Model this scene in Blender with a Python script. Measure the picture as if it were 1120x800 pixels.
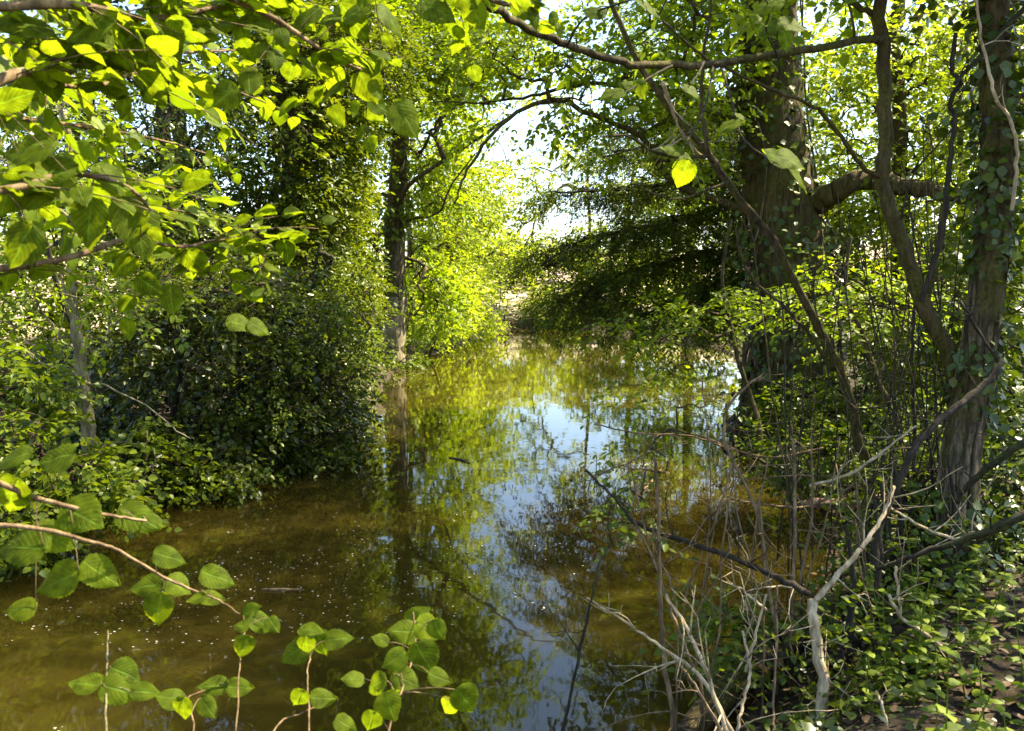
import bpy, math, random
import numpy as np
from math import radians

# ------------------------------------------------------------------ scene, camera, light
for o in list(bpy.data.objects):
    bpy.data.objects.remove(o)
SC = bpy.context.scene
COL = SC.collection
EYE = 2.0                                   # eye height above the water
FPX = 970.0                                 # focal length in pixels of the 1120 wide photograph
PITCH = math.atan(90.0 / FPX)
cam_data = bpy.data.cameras.new('camera')
cam_data.sensor_width = 36.0
cam_data.lens = 36.0 * FPX / 1120.0
cam_data.clip_start = 0.05
cam_data.clip_end = 2000.0
cam = bpy.data.objects.new('camera', cam_data)
COL.objects.link(cam)
cam.location = (0, 0, EYE)
cam.rotation_euler = (radians(90) - PITCH, 0, 0)
SC.camera = cam
cam_data.dof.use_dof = True
cam_data.dof.focus_distance = 8.0
cam_data.dof.aperture_fstop = 7.0

SUN_EL, SUN_AZ = radians(56), radians(72)   # azimuth measured from +Y (view direction) towards +X
world = bpy.data.worlds.new('World')
SC.world = world
world.use_nodes = True
wn = world.node_tree.nodes
sky = wn.new('ShaderNodeTexSky')
sky.sky_type = 'NISHITA'
sky.sun_disc = False
sky.sun_elevation = SUN_EL
sky.sun_rotation = SUN_AZ
sky.dust_density = 1.0
bg = wn['Background']
bg.inputs['Strength'].default_value = 0.10
world.node_tree.links.new(sky.outputs[0], bg.inputs[0])
sun_data = bpy.data.lights.new('sun', 'SUN')
sun_data.energy = 5.0
sun_data.angle = radians(0.53)
sun_data.color = (1.0, 0.87, 0.63)
sun = bpy.data.objects.new('sun', sun_data)
COL.objects.link(sun)
sun.location = (20, 10, 40)
sun.rotation_euler = (radians(90) - SUN_EL, 0, -SUN_AZ + radians(180))
SC.view_settings.view_transform = 'Standard'
SC.view_settings.look = 'None'
SC.view_settings.exposure = 2.3
SC.view_settings.gamma = 1.0
cy = SC.cycles
cy.max_bounces = 7
cy.diffuse_bounces = 4
cy.glossy_bounces = 3
cy.transmission_bounces = 5
cy.transparent_max_bounces = 6
cy.caustics_reflective = False
cy.caustics_refractive = False
cy.sample_clamp_indirect = 6.0

# ------------------------------------------------------------------ helpers
def W(px, py, Y):
    """The world point at distance Y along the view that the photograph shows at px, py."""
    a, b = (px - 560.0) / FPX, (400.0 - py) / FPX
    cp, sp = math.cos(PITCH), math.sin(PITCH)
    dx, dy, dz = a, cp + b * sp, -sp + b * cp
    t = Y / dy
    return np.array((dx * t, Y, EYE + dz * t))

def WL(pts, Y):
    """Several pixels to points; Y is one distance or (first, last)."""
    ys = np.linspace(Y[0], Y[1], len(pts)) if isinstance(Y, (tuple, list)) else [Y] * len(pts)
    return np.array([W(p[0], p[1], y) for p, y in zip(pts, ys)])

def unit(v):
    v = np.asarray(v, float)
    return v / np.maximum(np.linalg.norm(v, axis=-1, keepdims=True), 1e-9)

def smooth(pts, n=4):
    """Catmull-Rom through the points."""
    p = np.asarray(pts, float)
    if len(p) < 3:
        t = np.linspace(0, 1, n + 1)[:, None]
        return p[0] * (1 - t) + p[1] * t
    q = np.vstack([2 * p[0] - p[1], p, 2 * p[-1] - p[-2]])
    out = []
    for i in range(1, len(q) - 2):
        for k in range(n):
            t = k / n
            out.append(0.5 * (2 * q[i] + (q[i + 1] - q[i - 1]) * t + (2 * q[i - 1] - 5 * q[i] + 4 * q[i + 1] - q[i + 2]) * t * t
                              + (3 * q[i] - q[i - 1] - 3 * q[i + 1] + q[i + 2]) * t ** 3))
    out.append(p[-1])
    return np.array(out)

class MB:
    """Collects tubes and leaves for ONE mesh object."""
    def __init__(self):
        self.v, self.f, self.n, self.uv = [], [], 0, []
    def add(self, verts, faces, uv=None):
        verts = np.asarray(verts, float).reshape(-1, 3)
        self.v.append(verts)
        self.f.append(np.asarray(faces, int) + self.n)
        self.uv.append(np.zeros((len(verts), 2)) if uv is None else uv)
        self.n += len(verts)
    def tube(self, pts, r, sides=6, rough=0.0, seed=0):
        pts = np.asarray(pts, float)
        n = len(pts)
        r = np.interp(np.linspace(0, 1, n), np.linspace(0, 1, len(r)), r) if np.ndim(r) else np.full(n, r)
        t = unit(np.gradient(pts, axis=0))
        ref = np.array((0.31, 0.95, 0.05)) if abs(t[:, 2]).mean() > 0.6 else np.array((0.05, 0.08, 1.0))
        a = unit(np.cross(t, ref))
        b = np.cross(t, a)
        ang = np.linspace(0, 2 * np.pi, sides, endpoint=False)
        rr = np.repeat(r[:, None], sides, 1)
        if rough:
            g = np.random.default_rng(seed)
            ridge = 1 + rough * g.normal(0, 0.55, sides)[None, :] + rough * g.normal(0, 0.35, (n, sides))
            s = np.arange(n)[:, None] * 0.5
            ridge += rough * 0.6 * np.sin(ang[None, :] * 3 + s * 0.7 + seed) + rough * 0.4 * np.sin(ang[None, :] * 5 - s)
            rr = rr * ridge
        ring = pts[:, None, :] + rr[:, :, None] * (np.cos(ang)[None, :, None] * a[:, None, :] + np.sin(ang)[None, :, None] * b[:, None, :])
        v = np.vstack([ring.reshape(-1, 3), pts[:1], pts[-1:] + t[-1:] * r[-1] * 0.6])
        i = np.arange(n - 1)[:, None] * sides
        j = np.arange(sides)[None, :]
        k = (j + 1) % sides
        quads = np.stack([i + j, i + k, i + sides + k, i + sides + j], -1).reshape(-1, 4)
        c0, c1 = n * sides, n * sides + 1
        j = np.arange(sides)
        k = (j + 1) % sides
        lo = np.stack([k, j, np.full(sides, c0), np.full(sides, c0)], -1)
        hi = np.stack([(n - 1) * sides + j, (n - 1) * sides + k, np.full(sides, c1), np.full(sides, c1)], -1)
        self.add(v, np.vstack([quads, lo, hi]))
    def leaves(self, P, A, N, S, tpl):
        """Copies of a leaf template: base P, axis A, upper side N, length S."""
        tv, tf, tuv = tpl
        A = unit(A)
        N = unit(N - A * np.sum(N * A, -1, keepdims=True))
        B = np.cross(N, A)
        S = np.asarray(S)[:, None, None]
        v = P[:, None, :] + S * (tv[None, :, 0:1] * A[:, None, :] + tv[None, :, 1:2] * B[:, None, :] + tv[None, :, 2:3] * N[:, None, :])
        f = (np.arange(len(P))[:, None, None] * len(tv) + tf[None]).reshape(-1, 4)
        self.add(v.reshape(-1, 3), f, np.tile(tuv, (len(P), 1)))
    def build(self, name, mat, parent=None, flat=False):
        V = np.vstack(self.v) if self.v else np.zeros((0, 3))
        F = np.vstack(self.f) if self.f else np.zeros((0, 4), int)
        UV = np.vstack(self.uv) if self.uv else np.zeros((0, 2))
        tri = F[:, 2] == F[:, 3]
        cnt = np.where(tri, 3, 4)
        keep = np.ones(F.shape, bool)
        keep[tri, 3] = False
        loops = F[keep]
        me = bpy.data.meshes.new(name)
        off = np.zeros(3)
        if parent is not None:
            p = parent
            while p is not None:
                off = off + np.array(p.location)
                p = p.parent
        elif len(V):
            c = V[:, :].mean(0)
            off = np.array((c[0], c[1], V[:, 2].min()))
        me.vertices.add(len(V))
        me.vertices.foreach_set('co', (V - off).astype(np.float32).ravel())
        me.loops.add(len(loops))
        me.loops.foreach_set('vertex_index', loops.astype(np.int32))
        me.polygons.add(len(F))
        start = np.concatenate([[0], np.cumsum(cnt)[:-1]]) if len(F) else np.zeros(0)
        me.polygons.foreach_set('loop_start', start.astype(np.int32))
        if not flat:
            me.polygons.foreach_set('use_smooth', np.ones(len(F), bool))
        uvl = me.uv_layers.new(name='UVMap')
        uvl.data.foreach_set('uv', UV[loops].astype(np.float32).ravel())
        me.update(calc_edges=True)
        me.materials.append(mat)
        o = bpy.data.objects.new(name, me)
        COL.objects.link(o)
        if parent is None:
            o.location = off
        else:
            o.parent = parent
        return o

def tag(o, label=None, cat=None, group=None, kind=None):
    if label: o['label'] = label
    if cat: o['category'] = cat
    if group: o['group'] = group
    if kind: o['kind'] = kind
    return o

def thing(name, loc, label, cat, group=None):
    o = bpy.data.objects.new(name, None)
    COL.objects.link(o)
    o.location = tuple(float(x) for x in loc)
    o.empty_display_size = 0.2
    return tag(o, label, cat, group)

# ------------------------------------------------------------------ leaf shapes
def tpl_simple(w, fold=0.12):
    v = np.array([(0, 0, 0), (.33, w * .9, fold * w), (.72, w * .62, fold * w * .6), (1, 0, -.07), (.72, -w * .62, fold * w * .6), (.33, -w * .9, fold * w)])
    f = np.array([(0, 3, 2, 1), (0, 5, 4, 3)])
    uv = np.stack([v[:, 0], v[:, 1] + .5], -1)
    return v, f, uv

def tpl_diamond(w):
    v = np.array([(0, 0, 0), (.45, w, .04), (1, 0, -.05), (.45, -w, .04)])
    return v, np.array([(0, 1, 2, 3)]), np.stack([v[:, 0], v[:, 1] + .5], -1)

def tpl_broad(w, rows=23, droop=.22, seed=0, tip=1.0):
    """A broad toothed leaf with a pointed tip, curled along and across, no two sides alike."""
    g = np.random.default_rng(seed)
    vs = []
    ph, ph2, skew, roll = g.uniform(0, 6), g.uniform(0, 6), g.uniform(-.09, .09), g.uniform(-.25, .25)
    for i in range(rows):
        t = i / (rows - 1)
        base = max(0.0, math.sin(math.pi * t ** .66)) ** .68
        if t > .7: base *= 1 - .5 * ((t - .7) / .3) ** 1.2
        for s in (-1, -.55, 0, .55, 1):
            ww = w * base * (1 + skew * np.sign(s))
            if abs(s) == 1: ww *= 1.035 if i % 2 else .955
            z = -droop * t * t + .24 * abs(s) * ww - .26 * (abs(s) ** 2.2) * ww + roll * s * ww * t + .022 * math.sin(7 * t + 4 * s + ph) + .015 * math.sin(13 * t - 6 * s + ph2)
            vs.append((t - .03 * abs(s) + .02 * (abs(s) == 1 and i == 1) * -1, s * ww + skew * .5 * math.sin(math.pi * t) * w, z))
    v = np.array(vs)
    f = [(i * 5 + j, i * 5 + j + 1, (i + 1) * 5 + j + 1, (i + 1) * 5 + j) for i in range(rows - 1) for j in range(4)]
    return v, np.array(f), np.stack([v[:, 0], np.tile((0, .225, .5, .775, 1.0), rows)], -1)

OVATE = tpl_simple(.34)
ROUND = tpl_simple(.44)
NARROW = tpl_simple(.2)
DIAM = tpl_diamond(.36)
IVY = tpl_simple(.5, .05)
NEEDLE = tpl_diamond(.11)
BROAD = [tpl_broad(w_, droop=d_, seed=q_) for q_, (w_, d_) in enumerate([(.42, .2), (.37, .36), (.40, .06), (.34, .26), (.44, .14), (.39, .45), (.36, -.08)])]

# ------------------------------------------------------------------ materials
def nodes_of(name):
    m = bpy.data.materials.new(name)
    m.use_nodes = True
    nt = m.node_tree
    nt.nodes.clear()
    out = nt.nodes.new('ShaderNodeOutputMaterial')
    return m, nt, nt.nodes, nt.links, out

def ramp(N, stops):
    r = N.new('ShaderNodeValToRGB')
    el = r.color_ramp.elements
    while len(el) < len(stops): el.new(.5)
    for e, (p, c) in zip(el, stops):
        e.position = p
        e.color = (*c, 1)
    return r

def leaf_mat(name, cols, trans=.45, rough=.42, tint=(1.5, 1.5, .55), veins=False, spec=.28, patch=1.2):
    m, nt, N, L, out = nodes_of(name)
    geo = N.new('ShaderNodeNewGeometry')
    co = N.new('ShaderNodeTexCoord')
    no = N.new('ShaderNodeTexNoise'); no.inputs['Scale'].default_value = patch; no.inputs['Detail'].default_value = 2
    L.new(co.outputs['Object'], no.inputs['Vector'])
    ma = N.new('ShaderNodeMath'); ma.operation = 'MULTIPLY_ADD'
    ma.inputs[1].default_value = .62
    L.new(geo.outputs['Random Per Island'], ma.inputs[0])
    mb = N.new('ShaderNodeMath'); mb.operation = 'MULTIPLY_ADD'; mb.inputs[1].default_value = 1.2; mb.inputs[2].default_value = -.42
    L.new(no.outputs['Fac'], mb.inputs[0]); L.new(mb.outputs[0], ma.inputs[2])
    k = len(cols)
    cr = ramp(N, [(i / (k - 1), c) for i, c in enumerate(cols)])
    L.new(ma.outputs[0], cr.inputs[0])
    col = cr.outputs[0]
    p = N.new('ShaderNodeBsdfPrincipled')
    p.inputs['Roughness'].default_value = rough
    p.inputs['Specular IOR Level'].default_value = spec
    if veins:
        uv = N.new('ShaderNodeUVMap')
        sx = N.new('ShaderNodeSeparateXYZ'); L.new(uv.outputs[0], sx.inputs[0])
        d = N.new('ShaderNodeMath'); d.operation = 'SUBTRACT'; d.inputs[1].default_value = .5; L.new(sx.outputs[1], d.inputs[0])
        ab = N.new('ShaderNodeMath'); ab.operation = 'ABSOLUTE'; L.new(d.outputs[0], ab.inputs[0])
        mid = N.new('ShaderNodeMapRange'); mid.inputs[1].default_value = 0; mid.inputs[2].default_value = .05; mid.inputs[3].default_value = 1; mid.inputs[4].default_value = 0
        L.new(ab.outputs[0], mid.inputs[0])
        q = N.new('ShaderNodeMath'); q.operation = 'MULTIPLY_ADD'; q.inputs[1].default_value = -.75; L.new(ab.outputs[0], q.inputs[0]); L.new(sx.outputs[0], q.inputs[2])
        w = N.new('ShaderNodeMath'); w.operation = 'MULTIPLY'; w.inputs[1].default_value = 8.0; L.new(q.outputs[0], w.inputs[0])
        fr = N.new('ShaderNodeMath'); fr.operation = 'PINGPONG'; fr.inputs[1].default_value = .5; L.new(w.outputs[0], fr.inputs[0])
        side = N.new('ShaderNodeMapRange'); side.inputs[1].default_value = 0; side.inputs[2].default_value = .14; side.inputs[3].default_value = .75; side.inputs[4].default_value = 0
        L.new(fr.outputs[0], side.inputs[0])
        mx = N.new('ShaderNodeMath'); mx.operation = 'MAXIMUM'; L.new(mid.outputs[0], mx.inputs[0]); L.new(side.outputs[0], mx.inputs[1])
        mc = N.new('ShaderNodeMix'); mc.data_type = 'RGBA'
        vm = N.new('ShaderNodeMath'); vm.operation = 'MULTIPLY'; vm.inputs[1].default_value = .75; L.new(mx.outputs[0], vm.inputs[0])
        L.new(vm.outputs[0], mc.inputs[0]); L.new(col, mc.inputs[6]); mc.inputs[7].default_value = (.17, .30, .04, 1)
        n2 = N.new('ShaderNodeTexNoise'); n2.inputs['Scale'].default_value = 45; L.new(co.outputs['Object'], n2.inputs['Vector'])
        hs = N.new('ShaderNodeHueSaturation'); L.new(mc.outputs[2], hs.inputs['Color'])
        vr = N.new('ShaderNodeMapRange'); vr.inputs[1].default_value = .3; vr.inputs[2].default_value = .7; vr.inputs[3].default_value = .62; vr.inputs[4].default_value = 1.3; L.new(n2.outputs['Fac'], vr.inputs[0]); L.new(vr.outputs[0], hs.inputs['Value'])
        col = hs.outputs[0]
        bu = N.new('ShaderNodeBump'); bu.inputs['Strength'].default_value = .5; bu.inputs['Distance'].default_value = .002
        L.new(mx.outputs[0], bu.inputs['Height']); L.new(bu.outputs[0], p.inputs['Normal'])
    L.new(col, p.inputs['Base Color'])
    tr = N.new('ShaderNodeBsdfTranslucent')
    tm = N.new('ShaderNodeMix'); tm.data_type = 'RGBA'; tm.blend_type = 'MULTIPLY'; tm.inputs[0].default_value = 1; tm.inputs[7].default_value = (*tint, 1)
    L.new(col, tm.inputs[6]); L.new(tm.outputs[2], tr.inputs[0])
    mix = N.new('ShaderNodeMixShader'); mix.inputs[0].default_value = trans
    L.new(p.outputs[0], mix.inputs[1]); L.new(tr.outputs[0], mix.inputs[2]); L.new(mix.outputs[0], out.inputs[0])
    return m

def bark_mat(name, dark, light, moss=None, moss_amt=.5, scale=24, bump=.9, stretch=.16):
    m, nt, N, L, out = nodes_of(name)
    co = N.new('ShaderNodeTexCoord')
    mp = N.new('ShaderNodeMapping'); mp.inputs['Scale'].default_value = (1, 1, stretch)
    L.new(co.outputs['Object'], mp.inputs[0])
    n1 = N.new('ShaderNodeTexNoise'); n1.inputs['Scale'].default_value = scale; n1.inputs['Detail'].default_value = 7; n1.inputs['Roughness'].default_value = .7
    n1.inputs['Distortion'].default_value = .5
    L.new(mp.outputs[0], n1.inputs['Vector'])
    cr = ramp(N, [(.38, dark), (.5, [a * .6 + b * .4 for a, b in zip(dark, light)]), (.62, light)])
    L.new(n1.outputs['Fac'], cr.inputs[0])
    col = cr.outputs[0]
    n2 = N.new('ShaderNodeTexNoise'); n2.inputs['Scale'].default_value = 4.2; n2.inputs['Detail'].default_value = 8; n2.inputs['Roughness'].default_value = .7
    L.new(co.outputs['Object'], n2.inputs['Vector'])
    if moss:
        r2 = ramp(N, [(.53 - .2 * moss_amt, (0, 0, 0)), (.64, (1, 1, 1))]); L.new(n2.outputs['Fac'], r2.inputs[0])
        mc = N.new('ShaderNodeMix'); mc.data_type = 'RGBA'; L.new(r2.outputs[0], mc.inputs[0]); L.new(col, mc.inputs[6])
        n3 = N.new('ShaderNodeTexNoise'); n3.inputs['Scale'].default_value = 60; n3.inputs['Detail'].default_value = 3; L.new(co.outputs['Object'], n3.inputs['Vector'])
        r3 = ramp(N, [(.35, [c * .45 for c in moss]), (.65, [c * 1.25 for c in moss])]); L.new(n3.outputs['Fac'], r3.inputs[0]); L.new(r3.outputs[0], mc.inputs[7])
        col = mc.outputs[2]
    p = N.new('ShaderNodeBsdfPrincipled'); p.inputs['Roughness'].default_value = .88; p.inputs['Specular IOR Level'].default_value = .2
    L.new(col, p.inputs['Base Color'])
    bu = N.new('ShaderNodeBump'); bu.inputs['Strength'].default_value = bump; bu.inputs['Distance'].default_value = .04
    L.new(n1.outputs['Fac'], bu.inputs['Height']); L.new(bu.outputs[0], p.inputs['Normal'])
    L.new(p.outputs[0], out.inputs[0])
    return m

M = {}
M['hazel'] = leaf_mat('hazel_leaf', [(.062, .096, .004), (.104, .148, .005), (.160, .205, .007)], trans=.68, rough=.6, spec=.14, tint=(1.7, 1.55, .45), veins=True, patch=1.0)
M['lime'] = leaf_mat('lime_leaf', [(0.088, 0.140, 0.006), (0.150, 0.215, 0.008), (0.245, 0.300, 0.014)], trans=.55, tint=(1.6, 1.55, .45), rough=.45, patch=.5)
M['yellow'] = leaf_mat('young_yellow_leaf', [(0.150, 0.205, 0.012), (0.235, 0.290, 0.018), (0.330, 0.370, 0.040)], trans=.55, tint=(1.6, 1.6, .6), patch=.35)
M['mid'] = leaf_mat('mid_green_leaf', [(0.055, 0.090, 0.0080), (0.098, 0.143, 0.0080), (0.163, 0.201, 0.0128)], trans=.45, tint=(1.6, 1.5, .45), rough=.4, patch=.6)
M['olive'] = leaf_mat('olive_leaf', [(.046, .074, .006), (.095, .132, .008), (.185, .225, .014)], trans=.45, tint=(1.5, 1.4, .45), rough=.38, patch=.8)
M['holly'] = leaf_mat('dark_glossy_leaf', [(.016, .026, .0025), (.040, .056, .004), (.105, .125, .008)], trans=.25, rough=.33, spec=.42, tint=(1.6, 1.5, .4), patch=1.6)
M['ivy'] = leaf_mat('ivy_leaf', [(0.028, 0.049, 0.0056), (0.053, 0.083, 0.0072), (0.098, 0.133, 0.0112)], trans=.28, rough=.36, spec=.4, patch=1.5)
M['yew'] = leaf_mat('yew_needle', [(.030, .050, .005), (.066, .096, .007), (.13, .165, .012)], trans=.42, rough=.42, patch=.8)
M['nettle'] = leaf_mat('nettle_leaf', [(0.072, 0.111, 0.0064), (0.124, 0.175, 0.0080), (0.202, 0.249, 0.0112)], trans=.4, rough=.6, patch=1.5)
M['litter'] = leaf_mat('dead_leaf', [(.03, .018, .010), (.075, .045, .022), (.15, .10, .06)], trans=.1, rough=.7, tint=(1.2, 1, .6))
M['petal'] = leaf_mat('floating_speck', [(.18, .16, .11), (.38, .36, .30), (.62, .60, .55)], trans=.1, rough=.5, tint=(1, 1, 1))
M['bark'] = bark_mat('brown_bark', (.020, .014, .007), (.13, .095, .05), (.075, .075, .012), .3)
M['barkdark'] = bark_mat('dark_bark', (.018, .014, .010), (.065, .05, .033), (.04, .05, .014), .25)
M['moss'] = bark_mat('mossy_bark', (.020, .014, .006), (.125, .092, .042), (.085, .080, .010), .6)
M['pale'] = bark_mat('sunlit_bark', (.14, .11, .06), (.36, .30, .18), (.14, .15, .05), .3, scale=20)
M['dead'] = bark_mat('bleached_dead_wood', (.20, .145, .075), (.52, .42, .26), None, scale=26, bump=.4)
M['twig'] = bark_mat('dry_twig', (.07, .043, .02), (.26, .18, .095), None, scale=30, bump=.4)
M['vine'] = bark_mat('ivy_stem', (.045, .032, .02), (.25, .19, .12), (.08, .09, .02), .2, scale=40)
M['cutwood'] = bark_mat('rotten_wood', (.07, .04, .025), (.36, .22, .14), (.05, .06, .015), .2, scale=22)

def water_mat():
    m, nt, N, L, out = nodes_of('murky_water')
    co = N.new('ShaderNodeTexCoord')
    p = N.new('ShaderNodeBsdfPrincipled')
    p.inputs['Roughness'].default_value = .025
    p.inputs['IOR'].default_value = 1.333
    n0 = N.new('ShaderNodeTexNoise'); n0.inputs['Scale'].default_value = .55; n0.inputs['Detail'].default_value = 5; L.new(co.outputs['Object'], n0.inputs['Vector'])
    cr = ramp(N, [(.3, (.027, .0205, .003)), (.55, (.0285, .0215, .003)), (.75, (.030, .0225, .0035))]); L.new(n0.outputs['Fac'], cr.inputs[0])
    L.new(cr.outputs[0], p.inputs['Base Color'])
    p.subsurface_method = 'BURLEY'
    p.inputs['Subsurface Weight'].default_value = 1.0
    p.inputs['Subsurface Radius'].default_value = (1, .8, .5)
    p.inputs['Subsurface Scale'].default_value = .6
    n1 = N.new('ShaderNodeTexNoise'); n1.inputs['Scale'].default_value = 3.0; n1.inputs['Detail'].default_value = 3; n1.inputs['Roughness'].default_value = .45
    mp = N.new('ShaderNodeMapping'); mp.inputs['Scale'].default_value = (1, .7, 1); L.new(co.outputs['Object'], mp.inputs[0]); L.new(mp.outputs[0], n1.inputs['Vector'])
    bu = N.new('ShaderNodeBump'); bu.inputs['Strength'].default_value = .3; bu.inputs['Distance'].default_value = .005
    L.new(n1.outputs['Fac'], bu.inputs['Height']); L.new(bu.outputs[0], p.inputs['Normal'])
    L.new(p.outputs[0], out.inputs[0])
    return m

def ground_mat():
    m, nt, N, L, out = nodes_of('woodland_soil')
    co = N.new('ShaderNodeTexCoord')
    n1 = N.new('ShaderNodeTexNoise'); n1.inputs['Scale'].default_value = 7; n1.inputs['Detail'].default_value = 8; n1.inputs['Roughness'].default_value = .7
    L.new(co.outputs['Object'], n1.inputs['Vector'])
    cr = ramp(N, [(.3, (.014, .010, .006)), (.5, (.036, .026, .015)), (.7, (.08, .058, .036))]); L.new(n1.outputs['Fac'], cr.inputs[0])
    # dry pale path and meadow well away from the stream
    sx = N.new('ShaderNodeSeparateXYZ'); L.new(co.outputs['Object'], sx.inputs[0])
    f1 = N.new('ShaderNodeMapRange'); f1.inputs[1].default_value = 39.5; f1.inputs[2].default_value = 42; L.new(sx.outputs[1], f1.inputs[0])
    f2 = N.new('ShaderNodeMapRange'); f2.inputs[1].default_value = -11; f2.inputs[2].default_value = -13; L.new(sx.outputs[0], f2.inputs[0])
    mx = N.new('ShaderNodeMath'); mx.operation = 'MAXIMUM'; L.new(f1.outputs[0], mx.inputs[0]); L.new(f2.outputs[0], mx.inputs[1])
    n3 = N.new('ShaderNodeTexNoise'); n3.inputs['Scale'].default_value = .4; L.new(co.outputs['Object'], n3.inputs['Vector'])
    c3 = ramp(N, [(.38, (.40, .31, .25)), (.62, (.30, .27, .12))]); L.new(n3.outputs['Fac'], c3.inputs[0])
    mc = N.new('ShaderNodeMix'); mc.data_type = 'RGBA'; L.new(mx.outputs[0], mc.inputs[0]); L.new(cr.outputs[0], mc.inputs[6]); L.new(c3.outputs[0], mc.inputs[7])
    p = N.new('ShaderNodeBsdfPrincipled'); p.inputs['Roughness'].default_value = .95; p.inputs['Specular IOR Level'].default_value = .2
    L.new(mc.outputs[2], p.inputs['Base Color'])
    bu = N.new('ShaderNodeBump'); bu.inputs['Strength'].default_value = .8; bu.inputs['Distance'].default_value = .05
    L.new(n1.outputs['Fac'], bu.inputs['Height']); L.new(bu.outputs[0], p.inputs['Normal'])
    L.new(p.outputs[0], out.inputs[0])
    return m

# ------------------------------------------------------------------ setting: ground and stream
BANK = np.array([(.75, 3.4), (1.2, 4.2), (1.75, 5.2), (2.35, 6.4), (2.9, 8), (3.3, 10), (3.5, 12), (4.3, 15), (5.2, 20), (6.2, 26), (6.0, 32), (4.0, 37), (1.5, 39.5),
                 (-.6, 38), (-1.5, 32), (-1.9, 27), (-2.7, 21.8), (-2.5, 17), (-2.0, 13.5), (-2.1, 11.5), (-2.9, 9.6), (-3.4, 7.9), (-3.8, 6.2), (-5.2, 4.9), (-8.5, 3.9), (-16, 3.0),
                 (-16, .3), (-9, .6), (-4.5, 1.6), (-2.4, 2.35), (-.6, 2.7)])
BANK = np.array([smooth(np.vstack([BANK[(i - 1) % len(BANK)], BANK[i], BANK[(i + 1) % len(BANK)], BANK[(i + 2) % len(BANK)]]), 3)[3:6] for i in range(len(BANK))]).reshape(-1, 2)

def bank_dist(x, y):
    """Distance to the water's edge: positive on land."""
    x, y = np.asarray(x, float), np.asarray(y, float)
    d = np.full(x.shape, 1e9)
    ins = np.zeros(x.shape, bool)
    n = len(BANK)
    for i in range(n):
        (ax, ay), (bx, by) = BANK[i], BANK[(i + 1) % n]
        ex, ey = bx - ax, by - ay
        t = np.clip(((x - ax) * ex + (y - ay) * ey) / (ex * ex + ey * ey + 1e-12), 0, 1)
        d = np.minimum(d, np.hypot(x - ax - t * ex, y - ay - t * ey))
        c = ((ay > y) != (by > y)) & (x < (bx - ax) * (y - ay) / (by - ay + 1e-12) + ax)
        ins ^= c
    return np.where(ins, -d, d)

def sst(t):
    t = np.clip(t, 0, 1)
    return t * t * (3 - 2 * t)

def ground_z(x, y):
    x, y = np.asarray(x, float), np.asarray(y, float)
    d = bank_dist(x, y)
    lump = .05 * np.sin(2.3 * x + 1.1 * y) * np.sin(1.7 * y - .6 * x) + .03 * np.sin(5.1 * x + .4) * np.sin(4.3 * y + 1.0) + .02 * np.sin(11 * x + 3 * y)
    land = .34 * sst(d / .7) + .35 * sst(d / 5.0) + lump * sst(d / .5)
    land = land + np.clip(y - 41, 0, 40) * .11 + np.clip(-12 - x, 0, 25) * .07 + np.clip(x - 12, 0, 30) * .03
    return np.where(d > 0, land, -.55 * sst(-d / 1.2) + lump * .2)

def axis(lo, hi, step, far):
    a = list(np.arange(lo, hi + 1e-6, step))
    s, p = step, hi
    while p < far:
        s *= 1.35; p += s; a.append(p)
    s, p = step, lo
    while p > -far:
        s *= 1.35; p -= s; a.insert(0, p)
    return np.array(a)

gx, gy = axis(-13, 13, .2, 500), axis(-4, 46, .22, 600)
X, Yg = np.meshgrid(gx, gy)
Z = ground_z(X, Yg)
nx, ny = len(gx), len(gy)
i = (np.arange(ny - 1)[:, None] * nx + np.arange(nx - 1)[None, :]).ravel()
g = MB()
g.add(np.stack([X, Yg, Z], -1).reshape(-1, 3), np.stack([i, i + 1, i + nx + 1, i + nx], -1))
ground = g.build('ground', ground_mat())
me = ground.data
co = np.zeros(len(me.vertices) * 3, np.float32); me.vertices.foreach_get('co', co)
co = co.reshape(-1, 3) + np.array(ground.location, np.float32); me.vertices.foreach_set('co', co.ravel().astype(np.float32)); ground.location = (0, 0, 0); me.update()
tag(ground, 'brown woodland soil of the banks rising to pale ground', None, None, 'structure')

wx, wy = np.linspace(-17, 8, 60), np.linspace(-1, 42, 90)
X, Yg = np.meshgrid(wx, wy)
i = (np.arange(89)[:, None] * 60 + np.arange(59)[None, :]).ravel()
g = MB()
g.add(np.stack([X, Yg, np.zeros_like(X)], -1).reshape(-1, 3), np.stack([i, i + 1, i + 61, i + 60], -1))
water = g.build('stream_water', water_mat())
tag(water, 'still murky brown stream reflecting trees and sky', None, None, 'structure')

# ------------------------------------------------------------------ plant builder
def noise3(p, k, seed):
    g = np.random.default_rng(seed)
    o = np.zeros(len(p))
    for _ in range(5):
        w = g.normal(0, 1, 3) * k
        o += np.sin(p @ w + g.uniform(0, 6.28))
    return o / 2.2

def blob(px, py, Y, rx, ry, rd, n):
    """A leafy region seen at px, py: radii in photo pixels at that distance, depth radius in metres, n sprays."""
    return (W(px, py, Y), np.array((rx / FPX * Y, rd, ry / FPX * Y)), n)

def shade_blob(x, y, z, rx, ry, rz, n):  # leafy region in metres, for unseen overhead crowns added to cast shade
    return (np.array((x, y, z), float), np.array((rx, ry, rz), float), n)

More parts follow.
